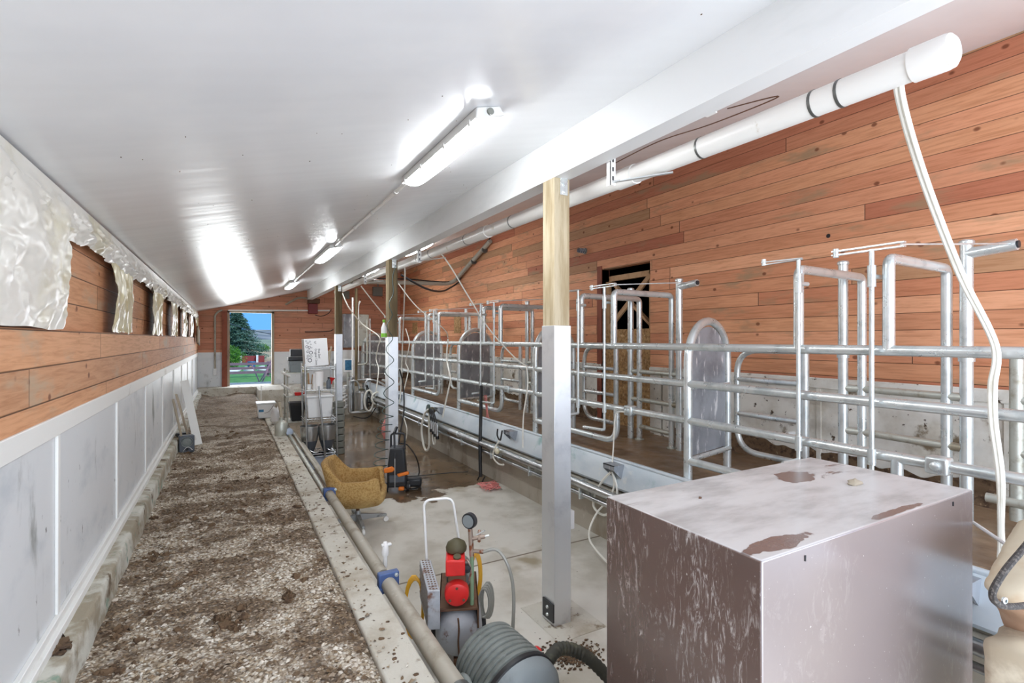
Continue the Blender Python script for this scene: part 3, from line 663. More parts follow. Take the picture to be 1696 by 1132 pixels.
# rails
secs = [(.35, 2.85), (2.85, 5.15), (5.15, 7.45), (7.45, 9.75), (9.75, 14.1)]
slb = ['section of steel rails nearest the camera, running behind the brown box', 'section of steel rails crossed by the nearest post', 'section of steel rails just left of the nearest post',
       'section of steel rails between the two steel-sheet panels farther off', 'farthest long section of steel rails, crossed by the middle post']
for i, (a, c) in enumerate(secs):
    t = thing('rail_section', slb[i], 'railing', (XS, a, ZC), world=True, group='steel rail sections above the pit edge')
    MB().tube([(XS, a, -.064), (XS, c, -.064)], TR, 12).build('top_rail', M['galv'], t)
    MB().tube([(XS, a, -.357), (XS, c, -.357)], TR, 12).build('middle_rail', M['galv'], t)
    MB().tube([(XS, a, -.65), (XS, c, -.65)], TR, 12).build('bottom_rail', M['galv'], t)
    cs = [c] if i < 4 else [12.0]
    for cc in cs:
        MB().tube(fillet([(XS, cc, -.97), (XS, cc-1.45, -.97), (XS, cc-1.45, -.65)], .22, 8), TR, 12).build('kick_rail', M['galv'], t)
        yb = cc-1.64
        MB().box(XS-.045, XS+.035, yb-.05, yb+.05, -.695, -.605).build('clamp', M['galv'], t, bevel=.012)
        cl = MB().lathe([(.022, 0), (.022, .012), (.01, .02), (0, .02)], (XS-.045, yb, -.65), (-1, 0, 0), 12).build('clamp_bolt', M['galv'], t)
if True:    # end post of the farthest section
    t = thing('rail_end_post', 'steel end post closing the far end of the rails', 'post', (XS, 14.1, ZC))
    MB().tube([(0, 0, 0), (0, 0, 1.10)], TR, 12).build('upright', M['galv'], t)
    MB().box(-.05, .05, -.05, .05, 0, .01).build('foot_plate', M['galv'], t, smooth=False)

# arched divider panel
dv = thing('divider_panel', 'arched aluminium divider panel beside the brown box', 'stall divider', (XS, 2.85, ZC), group='arched stall divider panels')
W_ = .68
ang = math.atan2(.15, .66)
dv.rotation_euler = (0, 0, ang)
def arch_pts(inset=0, zlow=0):
    r = W_/2-inset; pts = [(inset, 0, zlow)]; zc = .94
    for j in range(17):
        a = math.pi*(1-j/16); pts.append((W_/2+r*math.cos(a), 0, zc+r*math.sin(a)))
    pts.append((W_-inset, 0, zlow)); return pts
MB().tube(arch_pts(), .034, 14).build('frame_tube', M['galv'], dv)
b = MB(); ap = arch_pts(.045, .19); b.prism([Vector(p)+Vector((0, -.002, 0)) for p in ap], (0, .006, 0)); b.build('sheet', M['alu'], dv, smooth=False)
MB().tube([(0, -.02, .17), (W_, -.02, .17)], .022, 10).build('lower_bar', M['galv'], dv)
MB().tube([(.03, -.02, .74), (W_-.02, -.02, .74)], .014, 8).build('cross_bar', M['galv'], dv)
dl = ['', 'arched aluminium divider panel partly hidden by the nearest post', 'arched aluminium divider panel first clear of the nearest post on its left', 'arched aluminium divider panel to the right of the middle post']
for k, y in ((1, 5.15), (2, 7.45), (3, 9.75)):
    c = copy_tree(dv); c.location = (XS, y, ZC); c['label'] = dl[k]
c = copy_tree(dv); c.location = (XS, 13.95, ZC); c['label'] = 'dull arched divider panel at the far end of the rails, left of the middle post'

# gate frames etc. per stall; prototypes at k = 0
def frame(name, y, x1, y1, label, lowleg, grp):
    t = thing(name, label, 'gate frame', (XS, y, ZC), world=True, group=grp)
    MB().tube(fillet([(XS, y, -.064), (XS, y, .45), (x1, y1, .45), (x1, y1, ZC)], .055, 7), .030, 14).build('frame_tube', M['galv'], t)
    MB().tube([(x1, y1, ZC), (x1, y1, ZC+.012)], .05, 12).build('foot_ring', M['galv_dark'], t)
    if lowleg: MB().tube([(XS+.06, y+.04, -.064), (XS+.06, y+.04, -.95)], .018, 8).build('lower_leg', M['galv'], t)
    return t
def stall(k):
    pass
protos = []
A = frame('tall_gate_frame', 1.95, 4.04, 1.99, 'far one of the two tall steel frames '+ks_near[0], False, 'tall steel frames over the rails'); protos.append((A, 'far one of the two tall steel frames '))
B_ = frame('tall_gate_frame', 1.44, 4.0, 1.475, 'near one of the two tall steel frames '+ks_near[0], False, 'tall steel frames over the rails'); protos.append((B_, 'near one of the two tall steel frames '))
# inner gate panel between the legs, with its hinge posts
t = thing('inner_gate', 'low inner steel gate with three bars '+ks_near[0], 'gate', (4.02, 1.7, ZC), world=True, group='inner steel gates on the cow platform')
for z_ in (-.365, -.68, -.98): MB().tube([(4.0, 1.475, z_), (4.04, 1.99, z_)], .025, 10).build('bar', M['galv_dark'], t)
for z_ in (-.365, -.68):
    MB().tube([(4.0, 1.475, z_), (4.0, 1.375, z_)], .027, 10).build('hinge', M['galv_dark'], t); MB().tube([(4.04, 1.99, z_), (4.02, 2.11, z_)], .027, 10).build('hinge', M['galv_dark'], t)
protos.append((t, 'low inner steel gate with three bars '))
def hp(x, y, zt, label):
    t = thing('hinge_post', label, 'post', (x, y, ZC), world=True, group='steel hinge posts on the cow platform')
    MB().tube([(x, y, ZC), (x, y, zt)], .034, 12).build('upright', M['galv'], t)
    MB().lathe([(.034, 0), (.04, .003), (.04, .02), (.03, .03), (0, .034)], (x, y, zt-.01), (0, 0, 1), 12).build('cap', M['galv'], t)
    MB().tube([(x, y, -.14), (x, y, -.10)], .042, 12).build('collar', M['galv'], t)
    return t
C_ = hp(4.02, 2.11, .565, 'taller steel hinge post behind the far frame '+ks_near[0]); protos.append((C_, 'taller steel hinge post behind the far frame '))
E_ = hp(4.0, 1.375, .596, 'steel hinge post with a stub arm on top '+ks_near[0])
MB().tube([(4.0, 1.375, .53), (3.99, 1.14, .55)], .034, 12).build('stub_arm', M['galv'], E_)
MB().tube([(3.99, 1.139, .55), (3.99, 1.13, .55)], .022, 12).build('arm_bore', M['blackpl'], E_)
protos.append((E_, 'steel hinge post with a stub arm on top '))
# rounded gate leaf
t = thing('rounded_gate_leaf', 'round-ended steel gate leaf '+ks_near[0], 'gate', (4.09, 2.44, ZC), world=True, group='round-ended gate leaves')
MB().tube([(4.09, 2.44, ZC), (4.09, 2.44, -.08)], .032, 12).build('hinge_upright', M['galv'], t)
MB().tube(fillet([(4.09, 2.44, -.10), (4.09, 3.07, -.10), (4.09, 3.07, -1.02), (4.09, 2.44, -1.02)], .22, 8), .027, 12).build('rounded_tube', M['galv'], t)
for z_ in (-.365, -.68): MB().tube([(4.09, 2.44, z_), (4.09, 3.07, z_)], .024, 10).build('bar', M['galv'], t)
protos.append((t, 'round-ended steel gate leaf '))
# operating rods
def rod(y, zb, label, hy):
    x = 3.125; t = thing('operating_rod', label, 'gate lever', (x, y, zb), world=True, group='slim operating rods in front of the rails')
    MB().tube([(x, y, zb), (x, y, .50)], .013, 10).build('rod', M['galv'], t)
    MB().tube([(x, y, .29), (x, y, .41)], .021, 10).build('top_sleeve', M['galv'], t)
    MB().tube([(x, y, .35), (XS+.02, y+.0, .35)], .014, 10).build('sleeve_arm', M['galv'], t)
    MB().tube([(x, y, -.70), (x, y, -.61)], .021, 10).build('guide_sleeve', M['galv'], t)
    MB().tube([(x, y, zb), (x-.03, y, zb), (x-.03+hy[0], y+hy[1], zb-.01)], .014, 10).build('handle', M['galv'], t)
    return t
r1 = rod(1.905, -.76, 'far slim operating rod '+ks_near[0], (-.10, .02))
b = MB().bar((3.125, 1.88, .505), (3.04, 2.10, .50), .022, .006); b.bar((3.165, 1.9, .505), (3.06, 2.10, .485), .02, .006); b.build('lever', M['galv'], r1, smooth=False)
MB().lathe([(.014, -.02), (.014, .02), (0, .02)], (3.05, 2.09, .50), (0, 0, 1), 10).build('lever_bolt', M['galv'], r1)
protos.append((r1, 'far slim operating rod '))
r2_ = rod(1.49, -.86, 'near slim operating rod '+ks_near[0], (-.02, .26))
b = MB().box(3.112, 3.138, 1.33, 1.70, .512, .52).box(3.112, 3.138, 1.33, 1.70, .49, .498); b.build('lever', M['galv'], r2_, smooth=False)
MB().lathe([(.016, -.025), (.016, .025), (0, .025)], (3.125, 1.68, .505), (0, 0, 1), 10).build('lever_bolt', M['galv'], r2_)
MB().tube([(3.125, 1.35, .505), (3.97, 1.16, .555)], .005, 6).build('link_wire', M['galv'], r2_)
protos.append((r2_, 'near slim operating rod '))
for k in range(1, 5):
    for (pr, lb) in protos:
        c = copy_tree(pr); c.location = Vector(pr.location)+Vector((0, 2.3*k, 0)); c['label'] = lb+ks_near[k]
# stub section of gate at frame's right edge
t = thing('gate_end', 'gate upright with welded stubs at the right edge, behind the rails', 'gate', (4.09, 1.17, ZC), world=True)
MB().tube([(4.09, 1.17, ZC+.05), (4.09, 1.17, -.09)], .034, 12).build('upright', M['galv_dark'], t)
for z_ in (-.365, -.68): MB().tube([(4.09, 1.17, z_), (4.09, .6, z_)], .026, 10).build('bar', M['galv_dark'], t)
MB().tube([(4.06, 1.3, -.97), (4.09, .5, -.97)], .028, 10).build('floor_bar', M['galv_dark'], t)

# ================================================================== splash pan and milk lines
for i, (a, c, lb) in enumerate(((-.6, 4.6, 'nearest length of pale blue-grey splash pan, behind the box'), (4.605, 9.0, 'middle length of pale blue-grey splash pan left of the nearest post'), (9.005, 13.1, 'farthest length of pale splash pan near the middle post'))):
    t = thing('splash_pan', lb, 'splash pan', (3.1, a, ZC), world=True, group='splash pan lengths on the pit edge')
    prof = [(3.19, -1.125), (3.13, -1.10), (3.10, -1.10), (3.085, -1.12), (3.03, -1.315), (3.045, -1.335), (3.124, -1.345), (3.124, -1.352), (3.03, -1.343), (3.015, -1.32), (3.072, -1.112), (3.095, -1.085), (3.13, -1.09), (3.19, -1.118)]
    MB().prism([(x, a, z) for x, z in prof], (0, c-a, 0)).build('pan', M['trough'], t, ang=30)
    MB().tube([(3.088, a, -1.095), (3.088, c, -1.095)], .016, 10).build('rolled_lip', M['trough'], t)
for (x, z, r, lb, m) in ((2.97, -1.40, .038, 'thick stainless milk line below the splash pan', M['steel']), (2.985, -1.50, .022, 'thin stainless line below the milk line', M['steel']), (3.06, -1.40, .03, 'shadowed pipe behind the stainless milk line', M['pvc_grey'])):
    t = thing('milk_line', lb, 'pipe', (x, -.6, z), world=True)
    MB().tube([(x, -.6, z), (x, 12.8, z)], r, 14).build('pipe', m, t)
    if m is M['steel']:
        for k in range(9): MB().tube([(x, 1.9+k*1.25, z), (x, 1.93+k*1.25, z)], r*1.22, 14).build('union', M['galv'], t)
b = MB()
t = thing('line_hangers', 'row of small white hangers carrying the thin line', 'hanger', (3.0, 1, -1.5), world=True)
for k in range(12): MB().box(2.955, 3.12, 1.1+k*.95, 1.12+k*.95, -1.545, -1.36).build('hanger', M['galv'], t, smooth=False)
bk = ['in front of the box edge', 'left of the nearest post', 'above the white hose loops', 'right of the middle post']
for y, lb in ((3.45, 'small shelf bracket on the splash pan right of the nearest post'), (5.35, 'small shelf bracket on the splash pan just left of the nearest post'), (7.75, 'small shelf bracket on the splash pan above the milking cluster'), (10.0, 'small shelf bracket on the splash pan beside the middle post'), (1.0, 'small shelf bracket on the splash pan by the tan canvas bag')):
    b = MB().prism([(3.08, y, -1.125), (2.96, y, -1.125), (2.96, y, -1.165), (3.05, y, -1.25)], (0, .012, 0)).prism([(3.08, y+.14, -1.125), (2.96, y+.14, -1.125), (2.96, y+.14, -1.165), (3.05, y+.14, -1.25)], (0, .012, 0)).box(2.955, 3.085, y, y+.152, -1.125, -1.118).box(2.955, 2.96, y, y+.152, -1.16, -1.118)
    tag(b.build('shelf_bracket', M['alu'], smooth=False), lb, 'bracket', 'small shelf brackets on the splash pan')

# ---------------- milking clusters hanging on the pan
def cluster(y, label, x=2.93, z=-1.22, loops=True):
    t = thing('milking_cluster', label, 'milking cluster', (x, y, z), group='milking clusters at the splash pan')
    MB().lathe([(0, -.03), (.04, -.028), (.05, 0), (.045, .02), (.02, .04), (0, .045)], (0, 0, .03), (-.4, 0, .9), 16).build('claw', M['olive'], t)
    MB().lathe([(.0, 0), (.055, .002), (.055, .02), (0, .022)], (0, .10, .04), (-1, 0, .1), 18).build('disc', M['coil'], t)
    for i in range(4):
        dy = -.05-.045*i; L = .16+.03*i
        p0 = Vector((-.01, dy*.3, .04)); p1 = Vector((-.05, dy, .055)); p2 = Vector((-.04, dy-.03-.02*i, -.08)); p3 = p2+Vector((.0, -.015, -L*.6))
        MB().tube(smooth([p0, p1, p2], 5), .008, 8).build('short_tube', M['black'], t)
        MB().tube([p2, p3], .017, 12).build('shell', M['steel'], t); MB().tube([p3, p3+(p3-p2).normalized()*.035], .021, 12).build('liner_end', M['black'], t)
    if loops:
        c = Vector((-.03, .03, -.05))
        pts = [c+Vector((0, .02, .09)), c+Vector((-.02, .12, .0)), c+Vector((-.03, .17, -.18)), c+Vector((-.02, .13, -.36)), c+Vector((-.01, .05, -.42)), c+Vector((0, -.02, -.34)), c+Vector((0, -.02, -.15)), c+Vector((0, -.01, .07))]
        MB().tube(smooth(pts, 6), .014, 8).build('long_loop', M['hose'], t)
        pts = [c+Vector((0, -.12, -.06)), c+Vector((0, -.13, -.22)), c+Vector((0, -.17, -.30)), c+Vector((0, -.22, -.27)), c+Vector((0, -.21, -.12))]
        MB().tube(smooth(pts, 6), .009, 8).build('short_loop', M['hose'], t)
    return t
cluster(7.95, 'milking cluster with long white hose loop, hanging left of the nearest post').scale = (1.35, 1.35, 1.35)
cluster(10.25, 'milking cluster half hidden just right of the middle post')
cluster(12.7, 'milking cluster tangle at the far end, left of the middle post', z=-1.18)
# hook with yellow tag at y~5.5
t = thing('hose_hook', 'small black Y-shaped hose hook below the bracket left of the nearest post', 'hook', (2.93, 5.55, -1.2))
MB().tube(smooth([Vector((0, -.06, .08)), Vector((-.01, -.05, .0)), Vector((0, 0, -.05)), Vector((-.01, .05, 0)), Vector((0, .06, .08))], 6), .010, 8).build('hook', M['black'], t)
MB().tube(smooth([Vector((0, 0, -.05)), Vector((-.03, .08, -.16)), Vector((-.03, .12, -.28)), Vector((-.02, 0, -.34)), Vector((0, -.10, -.33))], 6), .010, 8).build('loop', M['hose'], t)
MB().blob((-.02, .04, -.19), .03, .04, .04, 10).build('yellow_cap', M['plastic_y'], t)
# white hose loops by the near post (hung from the clamp)
XQ = 3.0
hose('milk_hose', [(1037, 683, 3.15), (1022, 684, 3.13), (1018, 700, 3.12), (1016, 740, 3.08), (1013, 784, 3.02)], .006, M['hose'], 'thin white cord hanging from the rail clamp between the post and the box', 'cord')
hose('milk_hose', [(1012, 782, XQ), (998, 797, XQ), (986, 818, XQ), (983, 838, XQ), (992, 850, XQ), (1004, 853, XQ), (1018, 838, 3.02), (1022, 810, 3.02), (1014, 782, 3.0)], .011, M['hose'], 'looped white hose hanging between the nearest post and the box')
hose('milk_hose', [(1016, 784, 3.02), (1017, 806, 3.02), (1008, 828, 3.0), (990, 848, 2.97), (978, 872, 2.9), (976, 892, 2.8), (986, 910, 2.75), (1006, 932, 2.7)], .009, M['hose'], 'lower white hose curling down to the pit floor beside the box')
# twine and black strap
t = thing('hanging_strap', 'black strap hanging from the rails to the pit floor, left of the nearest post', 'strap', tuple(P(797, 640, X=3.1)), world=True)
pA = [P(797, 640, X=3.12), P(796, 700, X=2.99), P(795, 745, X=2.95), P(796, 790, X=2.94)]
MB().tube(smooth(pA, 5), .024, 8).build('strap', M['black'], t)
pB = [P(796, 785, X=2.93), P(790, 800, X=2.92), P(800, 805, X=2.9), P(792, 812, X=2.9), P(803, 790, X=2.93)]
MB().tube(smooth(pB, 5), .009, 6).build('knot', M['black'], t)
b = MB(); rnd = random.Random(21); c0 = P(812, 806, Z=ZP+.02)
c0.x = min(c0.x, 2.98)
for i in range(9):
    pts = [c0+Vector((rnd.uniform(-.16, .12), rnd.uniform(-.16, .16), rnd.uniform(0, .03))) for _ in range(6)]; b.tube(smooth(pts, 5), .005, 5)
tag(b.build('twine', M['pink']), 'pink twine heap on the pit floor under the black strap', 'twine')
b = MB()
for i in range(3):
    b.tube(smooth([P(802+i*2, 655, X=3.14), P(806+i, 685, X=3.12), P(804+i*4, 700, X=3.11), P(810+i*2, 722, X=3.1)], 5), .006, 5)
tag(b.build('twine', M['pink']), 'pink twine strands tied to the rail beside the black strap', 'twine')

# ================================================================== brown cabinet
x0, x1, y0, y1, zt = 1.258, 2.585, .868, 1.515, -.6
t = thing('brown_cabinet', 'large dusty brown metal cabinet in the right foreground', 'cabinet', ((x0+x1)/2, (y0+y1)/2, ZP), world=True)
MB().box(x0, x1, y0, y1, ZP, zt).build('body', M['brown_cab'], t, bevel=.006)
for (px, py) in ((1333, 925), (1578, 835)):
    p = P(px, py, Y=y0); MB().tube([(p.x, y0-.001, p.z-.008), (p.x, y0-.001, p.z+.008)], .003, 8).build('screw_hole', M['black'], t)
p = P(1415, 803, Z=zt)
tag(MB().blob((p.x, p.y, zt+.006), .035, .022, .014, 12, .9, 3).build('dirt_clump', M['wood_grey'], ang=80), 'pale clump of dirt on top of the brown cabinet', 'dirt')
p = P(1160, 826, Z=zt)
tag(MB().blob((p.x, p.y, zt+.002), .008, .006, .004, 8, .9, 5).build('dirt_crumb', M['rust'], ang=80), 'tiny brown crumb on the left of the cabinet top', 'dirt')
# white rod right of the cabinet
tag(MB().tube([P(1612, 866, X=2.62), P(1700, 925, X=2.45)], .007, 8).build('white_rod', M['white']), 'slim white rod leaning behind the canvas bag', 'rod')
# canvas bag with strap at the right edge
t = thing('canvas_bag', 'tan canvas bag with dark strap at the right edge of the view', 'bag', (2.2, .40, ZP), world=True)
def pillow(poly, Y0, d, seed, name, m):
    pts = [P(px, py, Y=Y0) for px, py in poly]; c0_ = sum(pts, Vector())/len(pts); ring_ = smooth(pts, 6, True); n_ = len(ring_); vs_ = []; fs_ = []; K = 10
    for k in range(K+1):
        f = k/K; sc_ = math.sin(math.pi*f)**.12 if 0 < f < 1 else .02
        for p_ in ring_:
            q_ = c0_+(p_-c0_)*sc_; q_.y = Y0+(f-.5)*d
            q_ += Vector((.6, .6, .6))*(.03*noise.noise(q_*6+Vector((seed, 0, 0)))+.012*abs(noise.noise(q_*19)))
            vs_.append(q_)
    for k in range(K):
        for i_ in range(n_): fs_.append((k*n_+i_, k*n_+(i_+1) % n_, (k+1)*n_+(i_+1) % n_, (k+1)*n_+i_))
    b_ = MB(); b_.add(vs_, fs_); return b_.build(name, m, t, ang=180)
pillow([(1745, 862), (1716, 895), (1690, 935), (1668, 980), (1674, 1000), (1700, 1010), (1780, 1016), (1790, 880)], .60, .16, 1, 'top_pouch', M['canvas'])
pillow([(1690, 1000), (1698, 1035), (1708, 1062), (1740, 1080), (1780, 1060), (1780, 1000)], .60, .16, 5, 'middle', mat('tan_suede_panel', (182, 150, 124), .85, 0, [((200, 174, 148), 5, .5, .7)]))
pillow([(1692, 1076), (1724, 1050), (1775, 1030), (1790, 1250), (1700, 1310), (1694, 1200), (1690, 1120)], .58, .22, 9, 'body', M['canvas'])
MB().box(2.02, 2.34, .47, .70, ZP, -1.25).build('base', M['canvas'], t, bevel=.04)
sp_ = [P(px, py, Y=.50) for px, py in ((1712, 888), (1690, 915), (1665, 945), (1646, 976), (1645, 992), (1657, 1003), (1680, 1005), (1712, 1002))]
MB().tube(smooth(sp_, 6), .008, 8).build('strap', M['strap'], t)
pp = P(1661, 994, Y=.50); MB().lathe([(.0, 0), (.008, .001), (.008, .006), (.004, .007)], pp, (-.3, -1, 0), 12).build('eyelet', M['galv'], t)

# ================================================================== pipes beside the curb
XC = .85
t = thing('curb_pipe', 'thick grey plastic pipe along the curb, nearest the camera', 'pipe', (XC, .6, -1.5), world=True, group='grey pipes lying along the curb')
MB().tube([(XC, .5, -1.49), (XC, 3.05, -1.49)], .045, 18).build('pipe', M['pvc_grey'], t)
for y in (1.95,): MB().tube([(XC, y, -1.49), (XC, y+.03, -1.49)], .052, 18).build('clamp', M['band'], t)
t = thing('curb_pipe', 'grey plastic pipe along the curb between the two blue fittings', 'pipe', (XC, 3.1, -1.5), world=True, group='grey pipes lying along the curb')
MB().tube([(XC-.01, 3.15, -1.475), (XC-.01, 5.05, -1.475)], .040, 18).build('pipe', M['pvc_grey'], t)
MB().tube([(XC+.045, 3.3, -1.49), (XC+.045, 3.3, -1.40)], .014, 12).build('riser', M['white'], t)
v = MB().lathe([(.02, 0), (.024, .02), (.02, .07), (.012, .09), (0, .092)], (XC+.045, 3.3, -1.415), (0, 0, 1), 14).build('valve', M['white'], t)
MB().box(XC+.02, XC+.085, 3.285, 3.315, -1.352, -1.338).build('valve_handle', M['white'], t, bevel=.004)
for y, lb in ((3.07, 'nearest blue clamp fitting on the curb pipe, above the compressor'), (5.08, 'farther blue clamp fitting on the curb pipe beside the chair')):
    t = thing('pipe_clamp', lb, 'pipe fitting', (XC, y, -1.48), world=True, group='blue fittings on the curb pipe')
    MB().box(XC-.06, XC+.065, y-.02, y+.03, -1.54, -1.42).build('block', M['blue'], t, bevel=.006)
    MB().box(XC-.07, XC-.04, y-.04, y+.04, -1.70, -1.50).build('wall_leg', M['blue'], t, bevel=.004)
    MB().lathe([(.012, 0), (.012, .01), (0, .012)], (XC+.045, y-.02, -1.437), (0, -1, 0), 8).build('bolt', M['galv'], t)
for i, (x, z, r, m, lb) in enumerate(((.80, -1.435, .022, M['galv_dark'], 'slim steel tube farther along the curb, left of the rack'), (.87, -1.44, .022, M['pvc_grey'], 'second slim grey tube farther along the curb, nearer the pit'), (.93, -1.52, .035, M['pvc_grey'], 'fat grey tube along the curb foot under the rack'))):
    tag(MB().tube([(x, 5.15 if i != 1 else 5.3, z-.02), (x, 8.6-i*.4, z), (x, 9.2, z-.02)], r, 12).build('curb_tube', m), lb, 'pipe')
tag(MB().lathe([(0, 0), (.05, .005), (.06, .03), (.05, .05), (0, .055)], (.79, 8.3, -1.40), (.2, -1, .3), 18).build('round_plug', M['bluegrey']), 'pale round plug on the curb left of the wire rack', 'plug')

# ================================================================== air compressor
t = thing('air_compressor', 'portable air compressor with red pump head, grey tank and wire handle', 'air compressor', (1.142, 2.66, ZP), rz=-math.atan2(.39, .92))
cp = t
MB().lathe([(0, 0), (.05, .006), (.09, .022), (.12, .05), (.135, .09), (.137, .13), (.137, .42), (.12, .49), (.06, .53), (0, .54)], (0, -.02, .20), (0, 1, 0), 36).build('tank', M['tank'], t)
MB().tube(smooth([Vector((-.005, -.045, .34)), Vector((0, -.035, .27)), Vector((-.004, -.03, .2)), Vector((0, -.025, .12))], 5), .005, 8).build('drain_tube', M['rust'], t)
MB().box(-.115, .115, .02, .48, .345, .36).box(-.115, -.105, .02, .48, .29, .36).box(.105, .115, .02, .48, .24, .36).build('platform', M['rust'], t, bevel=.003)
MB().lathe([(0, 0), (.055, .0), (.066, .006), (.07, .02), (.07, .06), (.06, .075), (.03, .08), (.03, .14), (0, .14)], (-.012, -.005, .445), (0, 1, .12), 30).build('crankcase_cover', M['red'], t)
for a in (210, 330, 90):
    MB().lathe([(0, 0), (.008, .001), (.008, .004), (0, .005)], (-.012+.045*math.cos(R(a)), -.008, .445+.045*math.sin(R(a))), (0, -1, 0), 10).build('cover_bolt', M['rust'], t)
MB().box(-.062, .04, .04, .17, .38, .56).build('pump_body', M['rust'], t, bevel=.006)
MB().box(-.075, .035, -.005, .16, .555, .645).build('cylinder_head', M['red'], t, bevel=.008)
MB().lathe([(.045, 0), (.06, .01), (.062, .03), (.052, .055), (.02, .075), (0, .078)], (-.015, .12, .645), (0, 0, 1), 24).build('air_filter', M['olive'], t)
MB().lathe([(0, 0), (.022, .0), (.022, .02), (0, .022)], (-.01, .03, .64), (0, -.3, 1), 16).build('filter_stem', M['olive'], t)
# motor behind the pump
MB().lathe([(0, 0), (.06, .0), (.075, .02), (.075, .20), (.06, .23), (0, .23)], (.0, .20, .44), (0, 1, 0), 24).build('motor', M['vac_grey'], t)
# belt guard: perforated box
MB().add([(-.175, -.02, .27), (-.105, -.02, .27), (-.175, .36, .27), (-.245, .36, .27), (-.175, -.02, .49), (-.105, -.02, .49), (-.175, .36, .50), (-.245, .36, .50)],
         [(3, 2, 1, 0), (4, 5, 6, 7), (0, 1, 5, 4), (1, 2, 6, 5), (2, 3, 7, 6), (3, 0, 4, 7)]).build('belt_guard', M['tank'], t, bevel=.004)
b = MB()
for i in range(7):
    for j in range(14):
        f = (j+.5)/14; y = -.02+.38*f; x = -.175-.07*f-.0012; z_ = .30+i*.027; b.add([(x, y, z_), (x-.0024, y+.013, z_), (x-.0024, y+.013, z_+.013), (x, y, z_+.013)], [(0, 1, 2, 3)])
for i in range(3):
    for j in range(14):
        f = (j+.5)/14; y = -.02+.38*f; x = -.163-.07*f+i*.018; z_ = .4912+.01*f+.0006; b.add([(x, y, z_), (x+.010, y, z_), (x+.008, y+.012, z_), (x-.002, y+.012, z_)], [(0, 1, 2, 3)])
b.build('guard_perforations', M['rust'], t, smooth=False)['kind'] = 'stuff'
# handle
MB().tube(fillet([(-.20, .40, .42), (-.225, .42, .86), (-.04, .42, .87), (.03, .40, .42)], .05, 6), .0085, 10).build('handle', M['white'], t)
# gauge and fittings
MB().tube([(.075, .06, .36), (.075, .06, .66)], .012, 10).build('riser_pipe', M['green'], t)
MB().tube([(.075, .06, .64), (.065, .06, .80)], .014, 10).build('fitting_stack', M['copper'], t)
MB().lathe([(.0, -.018), (.04, -.018), (.045, -.012), (.045, .014), (.0, .014)], (.062, .05, .85), (-.55, -.8, 0), 24).build('gauge', M['blackpl'], t)
MB().lathe([(.0, 0), (.036, 0), (.036, .002), (0, .002)], (.052, .036, .85), (-.55, -.8, 0), 24).build('gauge_face', M['vac_lid'], t)
MB().tube([(.07, .06, .74), (.15, .05, .755)], .012, 10).tube([(.115, .02, .74), (.12, .10, .77)], .009, 8).build('regulator', M['copper'], t)
MB().tube([(.10, .06, .76), (.15, .05, .79)], .004, 8).tube([(.15, .05, .755), (.175, .05, .76)], .006, 8).build('valve_lever', M['galv'], t)
MB().tube([(.075, .06, .67), (.14, .04, .67)], .012, 10).build('outlet_elbow', M['copper'], t)
MB().lathe([(0, -.02), (.022, -.018), (.026, 0), (.022, .018), (0, .02)], (.045, .05, .575), (0, 1, 0), 14).build('pressure_switch', M['blackpl'], t)
MB().tube(smooth([Vector((.02, .08, .60)), Vector((.05, .05, .62)), Vector((.07, .05, .56)), Vector((.06, .06, .50))], 5), .006, 8).build('copper_tube', M['copper'], t)
# wheels
for s in (-1, 1): MB().lathe([(0, 0), (.055, 0), (.065, .01), (.065, .035), (.055, .045), (0, .045)], (s*.15-(.022), .38, .065), (1, 0, 0), 20).build('wheel', M['black'], t)
MB().box(-.03, .03, .02, .05, 0, .075).build('front_foot', M['rust'], t)
# hoses of the compressor (lie against it, coils hung on it)
Mc = Matrix.Translation(cp.location) @ Matrix.Rotation(cp.rotation_euler.z, 4, 'Z')
def wpts(l): return [Mc @ Vector(p) for p in l]
tag(MB().tube(smooth(wpts([(.14, .04, .67), (.22, .03, .68), (.28, .0, .60), (.31, -.01, .45), (.30, -.03, .2), (.27, -.05, .02)]), 8), .010, 8).build('air_hose', M['clear']), 'grey air hose arching from the compressor gauge to the floor', 'hose')
b = MB()
for i in range(5):
    c0_ = Vector((-.27-.01*i, .30, .24)); b.tube([Mc @ (c0_+Vector((.055*math.cos(a)+.008*i, .02*math.sin(a), (.16+.006*i)*math.sin(a)))) for a in [j*.35 for j in range(18)]], .007, 6, True)
tag(b.build('yellow_hose', M['yellow']), 'yellow hose coil hanging left of the compressor guard', 'hose')
b = MB()
for i in range(3): b.tube([Mc @ Vector((.10+.03*math.cos(a)+.006*i, .30, .42+(.12+.008*i)*math.sin(a))) for a in [j*.35 for j in range(18)]], .007, 6, True)
tag(b.build('yellow_hose', M['yellow']), 'yellow hose loop hanging right of the compressor pump', 'hose')
b = MB()
for i in range(4): b.tube([Mc @ Vector((.155+.035*math.cos(a)+.010*i, .30+.01*i, .24+(.09+.008*i)*math.sin(a))) for a in [j*.35 for j in range(18)]], .007, 6, True)
tag(b.build('clear_hose', M['clear']), 'cloudy clear hose coil hanging behind the compressor tank', 'hose')

